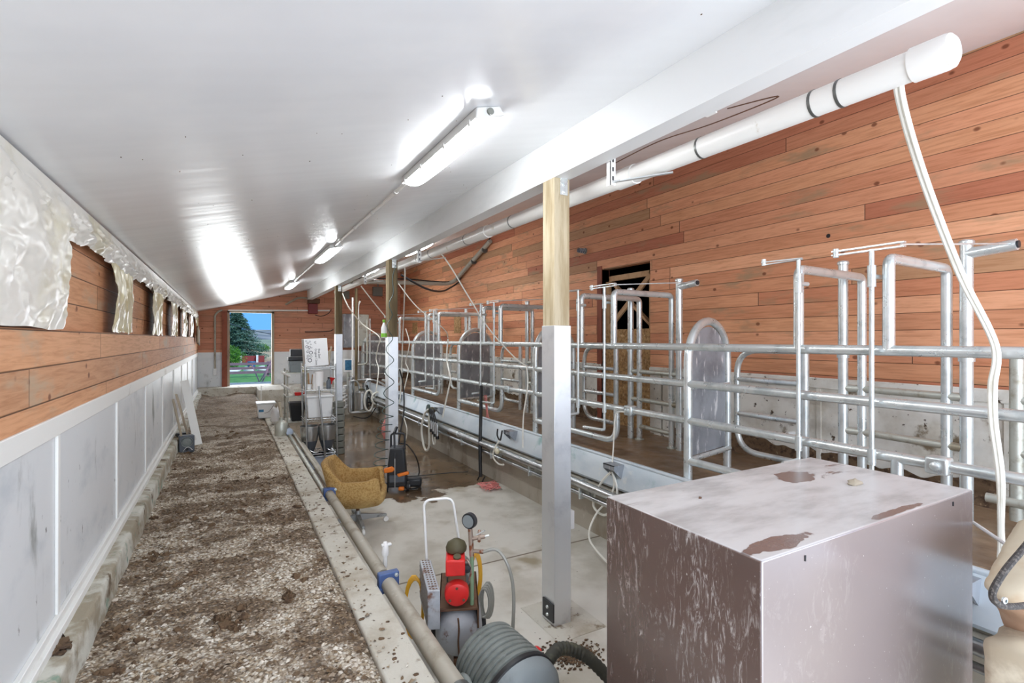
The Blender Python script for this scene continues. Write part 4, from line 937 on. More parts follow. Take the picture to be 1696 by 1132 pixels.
# ================================================================== wet/dry vacuum
vc = P(842, 1132, Z=-1.68); vax = Vector((.10, -.97, -.16)).normalized()
t = thing('wet_dry_vacuum', 'ribbed grey wet-dry vacuum lying at the bottom edge in front of the compressor', 'vacuum cleaner', (vc.x, vc.y, ZP), world=True)
prof = [(0, -.23), (.12, -.23), (.165, -.22)]
for i in range(8):
    z_ = -.21+i*.035; r_ = .178+.0035*i; prof += [(r_, z_), (r_+.006, z_+.008), (r_+.006, z_+.026), (r_-.001, z_+.031)]
prof += [(.205, .08), (0, .08)]
MB().lathe(prof, vc, vax, 44).build('drum', M['vac_grey'], t)
MB().lathe([(.207, .075), (.214, .078), (.214, .10), (.207, .105)], vc, vax, 44).build('seal_band', M['black'], t)
MB().lathe([(.208, .10), (.205, .14), (.18, .175), (.12, .195), (0, .20)], vc, vax, 44).build('lid', M['vac_lid'], t)
u_ = vax.orthogonal().normalized(); side = Vector((.87, -.48, .0)).normalized(); side = (side-vax*side.dot(vax)).normalized(); up_ = side.cross(vax)
if up_.z < 0: up_ = -up_
b = MB().tube([vc+vax*.20+side*(-.15+.30*k/8)+vax*.035*math.sin(math.pi*k/8) for k in range(9)], [.02, .04, .05, .055, .055, .055, .05, .04, .02], 16)
b.build('motor_cover', M['vac_grey'], t)
b = MB()
for k in range(14): b.bar(vc+vax*.235+side*(-.02+.011*k)+up_*.02, vc+vax*.25+side*(-.02+.011*k)-up_*.035, .004, .02, vax)
b.build('vent_slots', M['black'], t, smooth=False)
hc = P(766, 1103, X=(vc-side*.2).x-.02)
b = MB().tube([vc-side*.235+vax*.0+up_*.07+(up_*math.sin(a)*.085+vax*math.cos(a)*.055) for a in [j*math.pi/9 for j in range(18)]], .019, 12, True)
b.build('carry_ring', M['vac_grey'], t)
MB().tube(smooth([vc-side*.2+vax*.09+up_*.06, vc-side*.25+vax*.06+up_*.1, vc-side*.24-vax*.06+up_*.1, vc-side*.22-vax*.02-up_*.07, vc-side*.19+vax*.1-up_*.05], 6), .0035, 6).build('wire_loop', M['rust'], t)
pr = P(874, 1068, Y=(vc-vax*.0).y+.05); MB().blob(vc+side*.19-vax*.02+up_*.07, .022, .03, .018, 10).build('red_latch', M['red'], t)
hp_ = smooth([vc+side*.17+vax*.05+up_*.02, vc+side*.30+vax*.02+up_*.05, vc+side*.42+vax*.08+up_*-.0, vc+side*.50+vax*.2-up_*.1, vc+side*.52+vax*.36-up_*.14], 14)
rr = [.030+(.004 if i % 2 else 0) for i in range(len(hp_))]
MB().tube(hp_, rr, 14).build('suction_hose', M['corr'], t)
# dirt pile by the post pad
b = MB(); rnd = random.Random(17)
for i in range(620):
    p = P(948+rnd.gauss(0, 22), 1084+rnd.gauss(0, 10), Z=ZP+.004); s = rnd.uniform(.002, .010); b.blob(p, s*1.3, s, s*.5, 6, .8, i)
o = tag(b.build('dirt_pile', M['clod'], ang=80), 'scatter of dark dirt in front of the nearest post pad', 'dirt'); o['kind'] = 'stuff'

# ================================================================== mustard shell chair
t = thing('shell_chair', 'mustard upholstered tub chair on a grey swivel base, beside the curb', 'chair', (1.15, 5.27, ZP), rz=math.atan2(-.34, .94))
def shf(u, v):      # u around, v centre -> rim ; local +x is the front
    a = (u-.5)*2*math.pi; af = abs(a)   # 0 at front
    def sm(a0, a1, x): q_ = max(0, min(1, (x-a0)/(a1-a0))); return q_*q_*(3-2*q_)
    cx, sx = math.cos(a), math.sin(a); pw = .55
    X_ = .255*math.copysign(abs(cx)**pw, cx); Y_ = .275*math.copysign(abs(sx)**pw, sx)
    h = .36+(.53-.36)*sm(.60, .80, af)-.02*sm(.9, 1.5, af)+(.68-.51)*sm(1.7, 2.45, af)
    s = v; zb = .25
    if s < .55:
        f = s/.55; return (X_*.62*f, Y_*.62*f, zb+.005*f)
    w_ = (s-.55)/.45; rr_ = .62+.38*math.sin(min(1, w_*1.7)*math.pi/2)
    z_ = zb+.005+(h-zb)*w_**1.35
    lean = -.05*max(0, (z_-.45)/.2)*sm(1.6, 2.4, af)
    return (X_*rr_+lean, Y_*rr_, z_)
MB().grid(shf, 80, 26).build('shell', M['tan_fab'], t, solid=.05, ang=180)
MB().lathe([(0, .10), (.17, .10), (.21, .07), (.215, .03), (.18, .0)], (.01, 0, .27), (0, 0, 1), 28).build('seat_cushion', M['tan_fab'], t)
MB().tube([(0, 0, .06), (0, 0, .245)], .018, 12).build('column', M['rust'], t)
MB().lathe([(.03, 0), (.04, .03), (.028, .09), (.02, .11)], (0, 0, .05), (0, 0, 1), 16).build('hub', M['castal'], t)
for a in (18, 108, 198, 288):
    d = Vector((math.cos(R(a)), math.sin(R(a)), 0)); b = MB()
    sd = Vector((-d.y, d.x, 0))
    b.add([d*.02-sd*.022+Vector((0, 0, .06)), d*.02+sd*.022+Vector((0, 0, .06)), d*.02+sd*.022+Vector((0, 0, .125)), d*.02-sd*.022+Vector((0, 0, .125)),
           d*.29-sd*.014+Vector((0, 0, .06)), d*.29+sd*.014+Vector((0, 0, .06)), d*.29+sd*.014+Vector((0, 0, .085)), d*.29-sd*.014+Vector((0, 0, .085))],
          [(0, 1, 2, 3), (7, 6, 5, 4), (0, 4, 5, 1), (1, 5, 6, 2), (2, 6, 7, 3), (3, 7, 4, 0)])
    lg = b.build('leg', M['castal'], t, bevel=.006)
    MB().lathe([(0, -.012), (.026, -.012), (.028, 0), (.026, .012), (0, .012)], d*.285+Vector((0, 0, .028)), sd, 16).tube([d*.285+Vector((0, 0, .03)), d*.285+Vector((0, 0, .07))], .006, 8).build('caster', M['white'], lg)

# ================================================================== pressure washer
pw = P(655, 812, Z=ZP)
t = thing('pressure_washer', 'black pressure washer with orange trim at the foot of the middle post', 'pressure washer', (pw.x+.02, pw.y-.02, ZP), rz=-.35)
MB().prism([(-.12, -.11, .06), (.12, -.11, .06), (.11, -.11, .30), (.085, -.11, .55), (-.085, -.11, .55), (-.12, -.11, .28)], (0, .22, 0)).build('body', M['blackpl'], t, bevel=.02)
MB().box(-.10, .10, -.14, .1, .12, .22).build('front_housing', M['smoke'], t, bevel=.02)
MB().prism([(-.16, -.135, .30), (-.06, -.135, .33), (-.02, -.135, .30), (-.05, -.135, .26), (-.15, -.135, .25)], (0, .06, 0)).build('orange_knob', M['orange'], t, bevel=.01)
MB().prism([(.0, -.15, .235), (.14, -.15, .265), (.15, -.15, .23), (.02, -.15, .20)], (0, .05, 0)).build('orange_trim', M['orange'], t, bevel=.008)
MB().box(.02, .09, -.16, -.10, .035, .075).build('orange_foot', M['orange'], t, bevel=.012)
MB().tube(fillet([(-.085, .06, .5), (-.085, .07, .70), (.085, .07, .70), (.085, .06, .5)], .04), .013, 10).build('handle', M['blackpl'], t)
for s in (-1, 1):
    wh = MB().lathe([(0, -.02), (.055, -.02), (.06, -.01), (.06, .01), (.055, .02), (0, .02)], (s*.13, -.06, .06), (1, 0, 0), 20).build('wheel', M['black'], t)
    MB().lathe([(0, 0), (.022, 0), (.02, .006), (0, .008)], (s*.13+s*.02, -.06, .06), (s, 0, 0), 12).build('hub_cap', M['castal'], wh)
MB().box(.10, .30, -.02, .12, .03, .14).build('hose_reel', M['blackpl'], t, bevel=.03)
t = thing('spray_wand', 'black spray gun and steel wand leaning on the middle post', 'spray wand', tuple(P(655, 812, X=pw.x)), world=True)
a0 = P(654, 808, Y=pw.y-.2); a1 = P(654, 760, Y=pw.y-.12); a2 = P(653, 718, Y=pw.y-.05); a3 = P(657, 708, Y=pw.y)
MB().tube([a0, a1], .005, 8).build('lance', M['steel'], t)
MB().tube([a1, a2], .013, 10).build('grip_tube', M['blackpl'], t)
MB().tube([a2, a3], .02, 10).build('trigger_gun', M['blackpl'], t)
gb = MB()
zz = ZP+.02
def FP(px, py): return P(px, py, Z=zz)
hose('black_hose', [P(662, 735, Y=6.6), P(675, 738, Y=6.7), P(690, 760, Y=6.6), FP(694, 785), FP(683, 792), FP(672, 795), FP(690, 802), FP(697, 805), FP(684, 810), FP(668, 808)], .009, M['black'], 'black pressure hose curling over the wet floor by the middle post')
hose('black_cable', [P(664, 790, Z=zz), FP(700, 788), FP(740, 784), FP(775, 782)], .006, M['black'], 'thin dark cable lying across the wet pit floor', 'cable')
hose('black_hose', [P(662, 612, Y=6.9), P(668, 640, Y=6.95), P(669, 680, Y=6.95), P(664, 712, Y=6.9), P(659, 742, Y=6.85)], .010, M['black'], 'black hose hanging down the right side of the middle post')
hose('milk_hose', [P(668, 690, X=2.9), P(674, 712, X=2.9), P(670, 735, X=2.88), P(660, 738, X=2.86)], .011, M['hose'], 'short white hose loop beside the middle post')
# coil hose in front of the middle post
cps = []
path = smooth([P(651, 440, Y=6.70), P(648, 478, Y=6.70), P(643, 530, Y=6.72), P(643, 600, Y=6.70), P(640, 680, Y=6.55), P(632, 720, Y=6.5), P(627, 770, Y=6.5), P(622, 800, Y=6.5)], 40)
n_ = len(path)
for i, p in enumerate(path):
    s = i/n_; amp = .012+.075*min(1, max(0, s-.15)/.5); a = s*2*math.pi*(4+13*s)
    cps.append(p+Vector((math.cos(a)*amp, -abs(.02)+math.sin(a)*amp*.5-.05, math.sin(a)*amp*.1)))
tag(MB().tube(cps, .0055, 6).build('coil_hose', M['coil']), 'dark green coiled air hose spiralling down the middle post', 'hose')
t = thing('spray_bottle', 'small white bottle with lime green label hung left of the middle post', 'bottle', tuple(P(636, 558, Y=6.62)), world=True)
p = P(636, 560, Y=6.60)
MB().lathe([(0, 0), (.035, .0), (.037, .02), (.037, .13), (.02, .17), (.014, .2), (0, .2)], p, (0, 0, 1), 18).build('bottle', M['white'], t)
MB().lathe([(.038, .01), (.038, .06)], p, (0, 0, 1), 18).build('label_band', M['lime'], t)
MB().lathe([(.015, .2), (.018, .205), (.018, .235), (0, .24)], p, (0, 0, 1), 14).build('cap', M['lime'], t)
p = P(638, 712, Y=7.2)
tag(MB().blob(p, .04, .05, .16, 14, .8, 2).build('red_rag', M['pink'], ang=180), 'red rag hanging behind the middle post', 'rag')

# ================================================================== wire rack with its load
t = thing('wire_rack', 'chrome wire shelving rack beside the farthest post', 'shelf rack', (1.0, 7.8, ZP), world=True)
RX0, RX1, RY0, RY1 = .96, 1.38, 7.8, 8.2
for (x, y) in ((RX0, RY0), (RX1, RY0), (RX0, RY1), (RX1, RY1)):
    MB().tube([(x+.03, y, ZP), (x, y, -.36)], .013, 10).build('post', M['steel'], t)
SH = (-.41, -.745, -1.16, -1.67)
for z_ in SH:
    b = MB().tube([(RX0, RY0, z_), (RX1, RY0, z_), (RX1, RY1, z_), (RX0, RY1, z_)], .006, 8, True).tube([(RX0, RY0, z_-.035), (RX1, RY0, z_-.035), (RX1, RY1, z_-.035), (RX0, RY1, z_-.035)], .004, 6, True)
    for k in range(12): x = RX0+(RX1-RX0)*k/11; b.tube([(x, RY0, z_), (x, RY1, z_)], .0025, 5)
    for k in range(9): x = RX0+(RX1-RX0)*k/9; b.tube([(x, RY0, z_), (x+.023, RY0, z_-.035), (x+.046, RY0, z_)], .002, 5)
    b.build('wire_shelf', M['steel'], t)
tag(MB().tube([P(528, 640, Y=7.72), P(539, 762, Y=7.70)], .014, 10).build('leaning_rod', M['steel']), 'steel rod leaning across the front of the wire rack', 'rod')
# carton with print
t = thing('carton', 'tilted white carton printed with dark rings on top of the wire rack', 'box', (.975, 7.86, SH[0]+.008))
t.rotation_euler = (0, R(-3.5), 0)
MB().box(0, .32, 0, .26, 0, .40).build('body', M['card'], t, bevel=.003)
rr_ = MB()
def ring(b, x, z_, r0, r1, n=18):
    vs_ = []; fs_ = []
    for k in range(n):
        a = 2*math.pi*k/n; vs_ += [(x+r0*math.cos(a), -.0015, z_+r0*math.sin(a)), (x+r1*math.cos(a), -.0015, z_+r1*math.sin(a))]
    for k in range(n): j = (k+1) % n; fs_.append((2*k, 2*k+1, 2*j+1, 2*j))
    b.add(vs_, fs_)
for (x, z_, r) in ((.085, .20, .026), (.065, .09, .030), (.04, .215, .016), (.05, .34, .014), (.08, .36, .012), (.035, .29, .02), (.07, .28, .018), (.09, .32, .010), (.045, .155, .018), (.085, .145, .016), (.03, .37, .012), (.06, .25, .014), (.10, .27, .009), (.03, .12, .012)):
    ring(rr_, x, z_, r*.68, r)
rr_.build('ring_print', M['ink'], t, smooth=False)
def text(s, loc, size, rot, m, parent, name):
    cu = bpy.data.curves.new(name, 'FONT'); cu.body = s; cu.size = size; cu.extrude = .0008
    cu.materials.append(m)
    tmp = bpy.data.objects.new(name, cu); col.objects.link(tmp)
    dg = bpy.context.evaluated_depsgraph_get(); me = bpy.data.meshes.new_from_object(tmp.evaluated_get(dg)); bpy.data.objects.remove(tmp)
    o = bpy.data.objects.new(name, me); col.objects.link(o); o.location = loc; o.rotation_euler = rot; o.parent = parent; return o
rot = Matrix(((0, 1, 0), (0, 0, -1), (-1, 0, 0))).to_euler()
text('Dot Seal', (.185, -.002, .25), .04, rot, M['ink'], t, 'printed_text')
text('Original 12mm', (.140, -.002, .255), .04, rot, M['ink'], t, 'printed_text')
b = MB()
b.tube([(.165, -.002, .36), (.145, -.002, .355), (.145, -.002, .335), (.165, -.002, .33)], .003, 5).build('logo_mark', M['ink'], t)
# things on the rack
def simple(name, mb, m, label, cat, group=None, **k): return tag(mb.build(name, m, **k), label, cat, group)
p = Vector((1.165, 7.93, SH[1]+.008))
simple('paper_towel_roll', MB().lathe([(.015, 0), (.065, 0), (.065, .26), (.015, .26), (.015, 0)], p, (0, 0, 1), 24).grid(lambda u, v: (p.x-.06-.03*u, p.y-.06-.04*u+.01*math.sin(v*5), p.z+.24*v), 4, 4), M['paper'], 'white paper towel roll on the second rack shelf', 'paper towel')
t = thing('squirt_bottle', 'dark bottle on the second rack shelf, right side', 'bottle', (1.30, 7.9, SH[1]+.008))
MB().lathe([(0, 0), (.032, 0), (.034, .02), (.034, .11), (.014, .14), (.012, .16), (0, .16)], (0, 0, 0), (0, 0, 1), 16).build('bottle', M['smoke'], t)
MB().lathe([(.016, .15), (.016, .17), (0, .175)], (0, 0, 0), (0, 0, 1), 12).build('cap', M['black'], t)
simple('red_funnel', MB().lathe([(.012, -.05), (.014, 0), (.045, .05), (.042, .05), (.0, .0)], (1.345, 7.92, SH[1]+.12), (.2, 0, 1), 18), M['red'], 'red funnel beside the dark bottle on the rack', 'funnel')
simple('white_cup', MB().lathe([(0, 0), (.03, 0), (.04, .075), (.037, .075), (.027, .005), (0, .005)], (1.025, 7.9, SH[1]+.008), (0, 0, 1), 18), M['white'], 'small white cup at the left of the second rack shelf', 'cup')
simple('wood_scraps', MB().bar((1.04, 8.0, SH[1]+.02), (1.03, 8.02, SH[1]+.24), .02, .02).bar((1.07, 8.0, SH[1]+.02), (1.09, 8.02, SH[1]+.22), .025, .012), M['framing'], 'upright wooden stakes behind the cup on the rack', 'wood sticks')
simple('papers', MB().grid(lambda u, v: (1.30+.04*v-.0*u+.02*math.sin(u*5), 7.95+.10*u, SH[0]+.01+.30*v*(1-.3*u)), 6, 6), M['wood_grey'], 'crumpled papers behind the carton on the rack top', 'papers', solid=.004)
t = thing('storage_tub', 'large white plastic tub on the third rack shelf', 'tub', (.99, 7.83, SH[2]+.01))
MB().frustum(0, .36, 0, .34, 0, .30, .02).build('tub', M['tubwhite'], t, bevel=.012)
MB().box(-.012, .372, -.012, .352, .30, .325).build('lid', M['tubwhite'], t, bevel=.006)
t2_ = ['left dark-bottomed milk pail on the low rack shelf', 'right dark-bottomed milk pail on the low rack shelf']
for i, x in enumerate((1.03, 1.27)):
    t = thing('milk_pail', t2_[i], 'pail', (x+.01, 7.93, SH[3]+.012), group='pails on the low rack shelf')
    MB().lathe([(.11, .17), (.128, .30), (.128, .37), (.135, .375), (.135, .39), (.12, .39)], (0, 0, 0), (0, 0, 1), 26).build('upper_body', M['steel'], t)
    MB().lathe([(0, 0), (.055, 0), (.112, .175)], (0, 0, 0), (0, 0, 1), 26).build('lower_body', M['smoke'], t)
    MB().tube(smooth([Vector((-.02, -.09, .06)), Vector((-.01, -.14, .05)), Vector((.05, -.17, .02)), Vector((.10, -.16, .03))], 5), .009, 8).build('outlet_spout', M['steel'], t)
t = thing('storage_tub', 'pale blue-grey tub on the floor under the wire rack', 'tub', (1.0, 7.84, ZP+.0))
MB().frustum(.02, .36, .0, .32, 0, .19, .015).build('tub', M['bluegrey'], t, bevel=.01)
MB().box(.01, .37, -.008, .328, .17, .19).build('rim', M['bluegrey'], t, bevel=.004)
# plastic crates right of rack
rnd = random.Random(2)
t = thing('cup_stack', 'stack of grey plastic rings between the wire rack and the farthest post', 'stack', (1.60, 8.75, ZP))
for k in range(8): MB().lathe([(.07, 0), (.095, .01), (.095, .09), (.085, .10), (.07, .10), (.07, 0)], (0, 0, k*.11), (0, 0, 1), 20).build('ring', M['greybox'], t)

# cart behind, with bins
t = thing('utility_cart', 'dark steel cart loaded with bins, left behind the wire rack', 'cart', (.9, 8.9, ZP), world=True)
for (x, y) in ((.84, 9.0), (1.14, 9.0), (.84, 9.45), (1.14, 9.45)): MB().tube([(x, y, ZP), (x, y, -.25 if x > 1 else -.5)], .014, 8).build('post', M['galv_dark'], t)
for z_ in (-.55, -.93, -1.35): MB().box(.82, 1.16, 8.98, 9.47, z_-.02, z_).build('shelf', M['galv_dark'], t, bevel=.004)
for (a, c_) in ((P(466, 617, Y=8.9), P(480, 624, Y=9.0)), (P(466, 637, Y=8.8), P(480, 645, Y=8.9))): MB().tube([a, c_], .018, 8).build('push_bar', M['pvc'], t)
t = thing('storage_bin', 'grey bin with black lid on top of the cart behind the rack', 'bin', (.87, 9.05, -.55))
MB().frustum(0, .27, 0, .25, 0, .19, .02).build('bin', M['vac_lid'], t, bevel=.01)
MB().box(-.01, .28, -.01, .26, .19, .25).build('lid', M['blackpl'], t, bevel=.012)
simple('dark_case', MB().box(.90, 1.12, 9.1, 9.3, -.29, -.17), M['blackpl'], 'small black case on the lid of the grey bin', 'case', bevel=.012)
b = MB()
for i in range(3): b.tube([(1.0+(.11-.02*i)*math.cos(a), 9.08, -.84+(.09-.015*i)*math.sin(a)) for a in [j*.4 for j in range(16)]], .012, 6, True)
simple('hose_coil', b, M['hose'], 'white hose coil on the middle cart shelf behind the rack', 'hose')
simple('red_tray', MB().frustum(.95, 1.12, 8.99, 9.1, -.93, -.88, .01), M['red'], 'small red tray on the middle cart shelf', 'tray', bevel=.005)
simple('yellow_jug', MB().lathe([(0, 0), (.05, 0), (.05, .14), (.02, .18), (0, .18)], (1.10, 8.9+.2, -.55+.0), (0, 0, 1), 14), M['plastic_y'], 'yellowish jug on the cart beside the carton', 'jug')
simple('black_bin', MB().frustum(.88, 1.12, 9.0, 9.3, -1.35, -1.05, .03), M['black'], 'black bin on the lowest cart shelf', 'bin', bevel=.01)
# milk can on the curb
pc = P(463, 700, Z=ZG+.012); pc.x = .69
t = thing('metal_can', 'grey metal can with upright wooden handle on the curb', 'can', (pc.x, 8.3, ZG+.012))
MB().lathe([(0, 0), (.085, 0), (.09, .01), (.09, .17), (.07, .205), (.03, .23), (.03, .27), (0, .27)], (0, 0, 0), (0, 0, 1), 22).build('body', M['galv_dark'], t)
MB().tube([(.01, 0, .25), (-.03, 0, .50)], .022, 10).build('handle', M['wood_grey'], t)
# white bucket box further
pb = P(441, 680, Z=ZG)
t = thing('white_bucket', 'white rectangular bucket with blue label on the lane by the far curb', 'bucket', (.45, 10.2, ZG+.01))
MB().frustum(0, .30, 0, .30, 0, .26, .025).build('body', M['tubwhite'], t, bevel=.015)
MB().box(-.012, .312, -.012, .312, .26, .285).build('lid', M['tubwhite'], t, bevel=.006)
MB().box(.03, .11, .009, .013, .12, .22).build('label', M['ctrl'], t, smooth=False)
MB().tube(smooth([Vector((.12, .0, .10)), Vector((.2, -.01, .13)), Vector((.28, 0, .25))], 5), .003, 5).build('wire_handle', M['rust'], t)
simple('plastic_bag', MB().blob((.72, 9.5, ZG+.14), .09, .10, .15, 16, .8, 7), M['paper'], 'crumpled white plastic bag on the curb between the can and the bucket', 'bag', ang=180)
simple('thin_stake', MB().tube([(.62, 12.2, ZG), (.62, 12.2, ZG+.45)], .008, 6), M['white'], 'thin pale stake standing before the far threshold', 'stake')

# ================================================================== milk room equipment at the far end of the pit
def bx(name, px0, px1, py0, py1, Y, d, m, label, cat, **k):
    a = P(px0, py0, Y=Y); c_ = P(px1, py1, Y=Y)
    return tag(MB().box(a.x, c_.x, Y, Y+d, c_.z, a.z).build(name, m, **k), label, cat)
bx('metal_cabinet', 569, 592, 520, 576, 13.9, .3, M['alu'], 'pale grey metal cabinet on the end wall beside the farthest post', 'cabinet', bevel=.01)
bx('metal_cabinet', 594, 611, 521, 574, 13.95, .3, M['galv_dark'], 'narrower grey metal cabinet right of the first one on the end wall', 'cabinet', bevel=.01)
bx('backing_board', 568, 590, 580, 622, 13.7, .05, M['tubwhite'], 'white board behind the blue control box', 'panel')
t = thing('control_box', 'white control box with blue front beside the farthest post', 'control box', tuple(P(577, 620, Y=12.9)), world=True)
a = P(569, 595, Y=12.9); c_ = P(584.5, 617, Y=12.9)
MB().box(a.x, c_.x, 12.9, 13.0, c_.z, a.z).build('case', M['tubwhite'], t, bevel=.012)
a2 = P(571.5, 597, Y=12.9); c2 = P(583.5, 613, Y=12.9)
MB().box(a2.x, c2.x, 12.894, 12.9, c2.z, a2.z).build('blue_face', M['ctrl'], t, smooth=False)
tag(MB().tube([Vector((a.x+.12, 12.95, a.z-.35)), Vector((a.x+.12, 12.95, -1.25))], .035, 10).build('support_pipe', M['galv_dark']), 'upright pipe below the blue control box', 'pipe')
rc = P(599, 678, Y=12.2)
t = thing('receiver_jar', 'stainless receiver can with domed lid at the far end of the pit', 'receiver', (rc.x, 12.2, rc.z))
MB().lathe([(0, 0), (.13, 0), (.15, .02), (.15, .38), (.155, .385), (.155, .40), (.11, .43), (.0, .46)], (0, 0, 0), (0, 0, 1), 26).build('can', M['steel'], t)
MB().lathe([(0, 0), (.07, 0), (.07, .04), (0, .05)], (0, 0, .44), (0, 0, 1), 16).build('lid', M['olive'], t)
for s in (-1, 1): MB().tube(smooth([Vector((s*.06, 0, .44)), Vector((s*.08, 0, .60)), Vector((s*.15, 0, .68)), Vector((s*.26, 0, .66))], 6), .022, 10).build('inlet_pipe', M['steel'], t)
b = MB(); z_ = rc.z-.06
b.tube(fillet([(rc.x-.30, 12.1, .1+z_+.65), (rc.x-.30, 12.1, z_), (rc.x+.35, 12.1, z_), (rc.x+.35, 12.1, z_+.2)], .06), .035, 10)
tag(b.build('drain_pipe', M['steel']), 'stainless drain pipe under the receiver can', 'pipe')
tag(MB().lathe([(0, 0), (.09, 0), (.10, .03), (.06, .08), (.03, .12), (0, .12)], (rc.x+.28, 12.0, rc.z-.05), (0, -1, .1), 18).build('milk_pump', M['galv']), 'small round steel milk pump beside the receiver can', 'pump')
tag(MB().tube([P(581, 625, Y=12.4), P(581.5, 682, Y=12.4)], .075, 14).build('filter_tube', M['steel']), 'upright stainless filter tube left of the receiver can', 'pipe')
for i, (px, py0, py1, Y_, lb) in enumerate(((584, 493, 640, 12.6, 'tall pale pipe rising left of the rail end'), (590, 478, 640, 12.8, 'dark upright timber beside the tall pale pipe'), (613, 528, 680, 12.3, 'thin steel tube standing before the farthest divider'))):
    tag(MB().tube([P(px, py0, Y=Y_), P(px, py1, Y=Y_)], (.022, .035, .018)[i], 10).build('upright_pipe', (M['pvc'], M['post_dark'], M['steel'])[i]), lb, 'pipe')
tag(MB().tube(fillet([P(608, 530, Y=12.9), P(608, 603, Y=12.9), P(592, 605, Y=12.9)], .08), .022, 10).build('bent_pipe', M['galv_dark']), 'bent steel pipe right of the grey metal cabinets', 'pipe')
tag(MB().tube(smooth([P(594, 505, Y=13), P(597, 500, Y=13), P(594, 510, Y=13), P(594, 600, Y=13)], 4), .014, 8).build('hooked_pipe', M['pvc']), 'thin hooked white pipe against the end wall', 'pipe')
hose('steel_tube', [P(592, 630, Y=12.3), P(612, 629, Y=12.2), P(628, 633, Y=12.0), P(645, 643, Y=11.7)], .025, M['steel'], 'curved steel tube running from the receiver to the milk line', 'pipe')
for i in range(2):
    c0_ = P(611+i*14, 664-i*4, Y=11.9-i*.1)
    tag(MB().tube([c0_+Vector(((.10+.03*i)*math.cos(a), 0, (.24-.1*i)*math.sin(a))) for a in [j*.3 for j in range(21)]], .022, 8, True).build('hose_loop', M['hose']), ('tall' if i == 0 else 'smaller')+' white hose loop in front of the receiver can', 'hose')
rnd = random.Random(31); b = MB()
for i in range(6):
    c0_ = P(618+rnd.uniform(-4, 12), 655+rnd.uniform(-14, 14), Y=12.1)
    b.tube(smooth([c0_+Vector((rnd.uniform(-.12, .12), rnd.uniform(-.1, .1), rnd.uniform(-.15, .15))) for _ in range(5)], 5), .014, 6)
tag(b.build('tube_tangle', M['black']), 'tangle of black rubber tubes by the receiver can', 'tube')['kind'] = 'stuff'
b = MB()
for k in range(12): b.blob(P(572+rnd.uniform(-2, 3), 640+k*3.2, Y=12.6), .06, .05, .035, 8, .4, k)
tag(b.build('pump_body', M['tubwhite'], ang=180), 'lumpy pale pump beside the farthest post', 'pump')
hose('dark_tube', [P(585, 690, Y=12.0), P(600, 693, Y=12.0), P(612, 690, Y=11.9), P(622, 676, Y=11.8)], .012, M['black'], 'dark tube curving below the receiver can', 'tube')

# ---------------- fittings on the end wall and right wall
def pipe_on(name, pts, r, m, lb, cat='conduit', rad=.08): return tag(MB().tube(fillet(pts, rad), r, 10).build(name, m), lb, cat)
pipe_on('conduit', [P(378, 514.5, Y=YB-.02), P(546, 514.8, Y=YB-.02)], .022, M['pvc'], 'long horizontal white conduit above the far doorway')
pipe_on('conduit', [P(356, 618, Y=YB-.03), P(356, 522, Y=YB-.03), P(362, 516, Y=YB-.03), P(368, 514, Y=YB-.03)], .024, M['pvc_grey'], 'grey vertical conduit on the end wall left of the far doorway')
bx('switch_box', 353, 359, 611, 622, YB-.07, .06, M['tubwhite'], 'small white box at the foot of the grey conduit', 'electrical box', bevel=.006)
t = thing('maroon_box', 'maroon electrical box on the end wall above the white carton', 'electrical box', tuple(P(518, 520, Y=YB)), world=True)
a = P(511, 503, Y=YB-.14); c_ = P(526.5, 520, Y=YB-.14); MB().box(a.x, c_.x, YB-.14, YB, c_.z, a.z).build('case', M['maroon'], t, bevel=.01)
a = P(510, 494, Y=YB-.12); c_ = P(530, 503, Y=YB-.12); MB().box(a.x, c_.x, YB-.12, YB, c_.z, a.z).build('top_box', M['rust'], t, bevel=.01)
pipe_on('conduit', [P(473, 505, Y=YB-.05), P(492, 494, Y=YB-.05), P(503, 493.5, Y=YB-.05), P(512, 495, Y=YB-.05)], .026, M['wood_grey'], 'bent tan conduit left of the maroon box')
hose('dark_cable', [P(522, 522, Y=YB-.05), P(532, 524, Y=YB-.04), P(543, 520, Y=YB-.04), P(549, 513, Y=YB-.04)], .010, M['black'], 'dark cable looping from the maroon box', 'cable')
hose('dark_cable', [P(505, 550, Y=YB-.04), P(525, 550, Y=YB-.04), P(545, 549, Y=YB-.04), P(552, 546, Y=YB-.04)], .010, M['black'], 'dark cable low on the end wall boards', 'cable')
bx('junction_box', 618, 634, 475, 491, YB-.1, .1, M['greybox'], 'grey square junction box high on the end wall left of the middle post', 'electrical box', bevel=.01)
bx('junction_box', 570, 579, 482, 495, YB-.1, .1, M['greybox'], 'smaller grey junction box just right of the farthest post top', 'electrical box', bevel=.01)
pipe_on('conduit', [P(626, 475, Y=YB-.05), P(626, 468, Y=YB-.05)], .02, M['greybox'], 'short conduit above the grey square junction box')
for (px0, px1, py0, py1, lb) in ((683, 691, 535, 553, 'left pale patch board on the right wall seen between far frames'), (752, 763, 525, 552, 'right pale patch board on the right wall seen between far frames')):
    a = P(px0, py0, X=XR-.01); c_ = P(px1, py1, X=XR-.01)
    tag(MB().box(XR-.012, XR, min(a.y, c_.y), max(a.y, c_.y), c_.z, a.z).build('patch_board', M['osb'], smooth=False), lb, 'board')
p = P(960, 415, X=XR-.1)
t = thing('wall_lamp', 'small grey metal wall lamp on the boards just right of the nearest post', 'wall lamp', (XR, p.y, p.z))
MB().lathe([(0, 0), (.045, 0), (.045, .012), (0, .012)], (0, 0, 0), (-1, 0, 0), 16).build('base_plate', M['greybox'], t)
MB().lathe([(.03, 0), (.033, .03), (.033, .10), (.028, .13), (0, .14)], (0, 0, 0), (-1, 0, 0), 16).build('glass', M['smoke'], t)
b = MB()
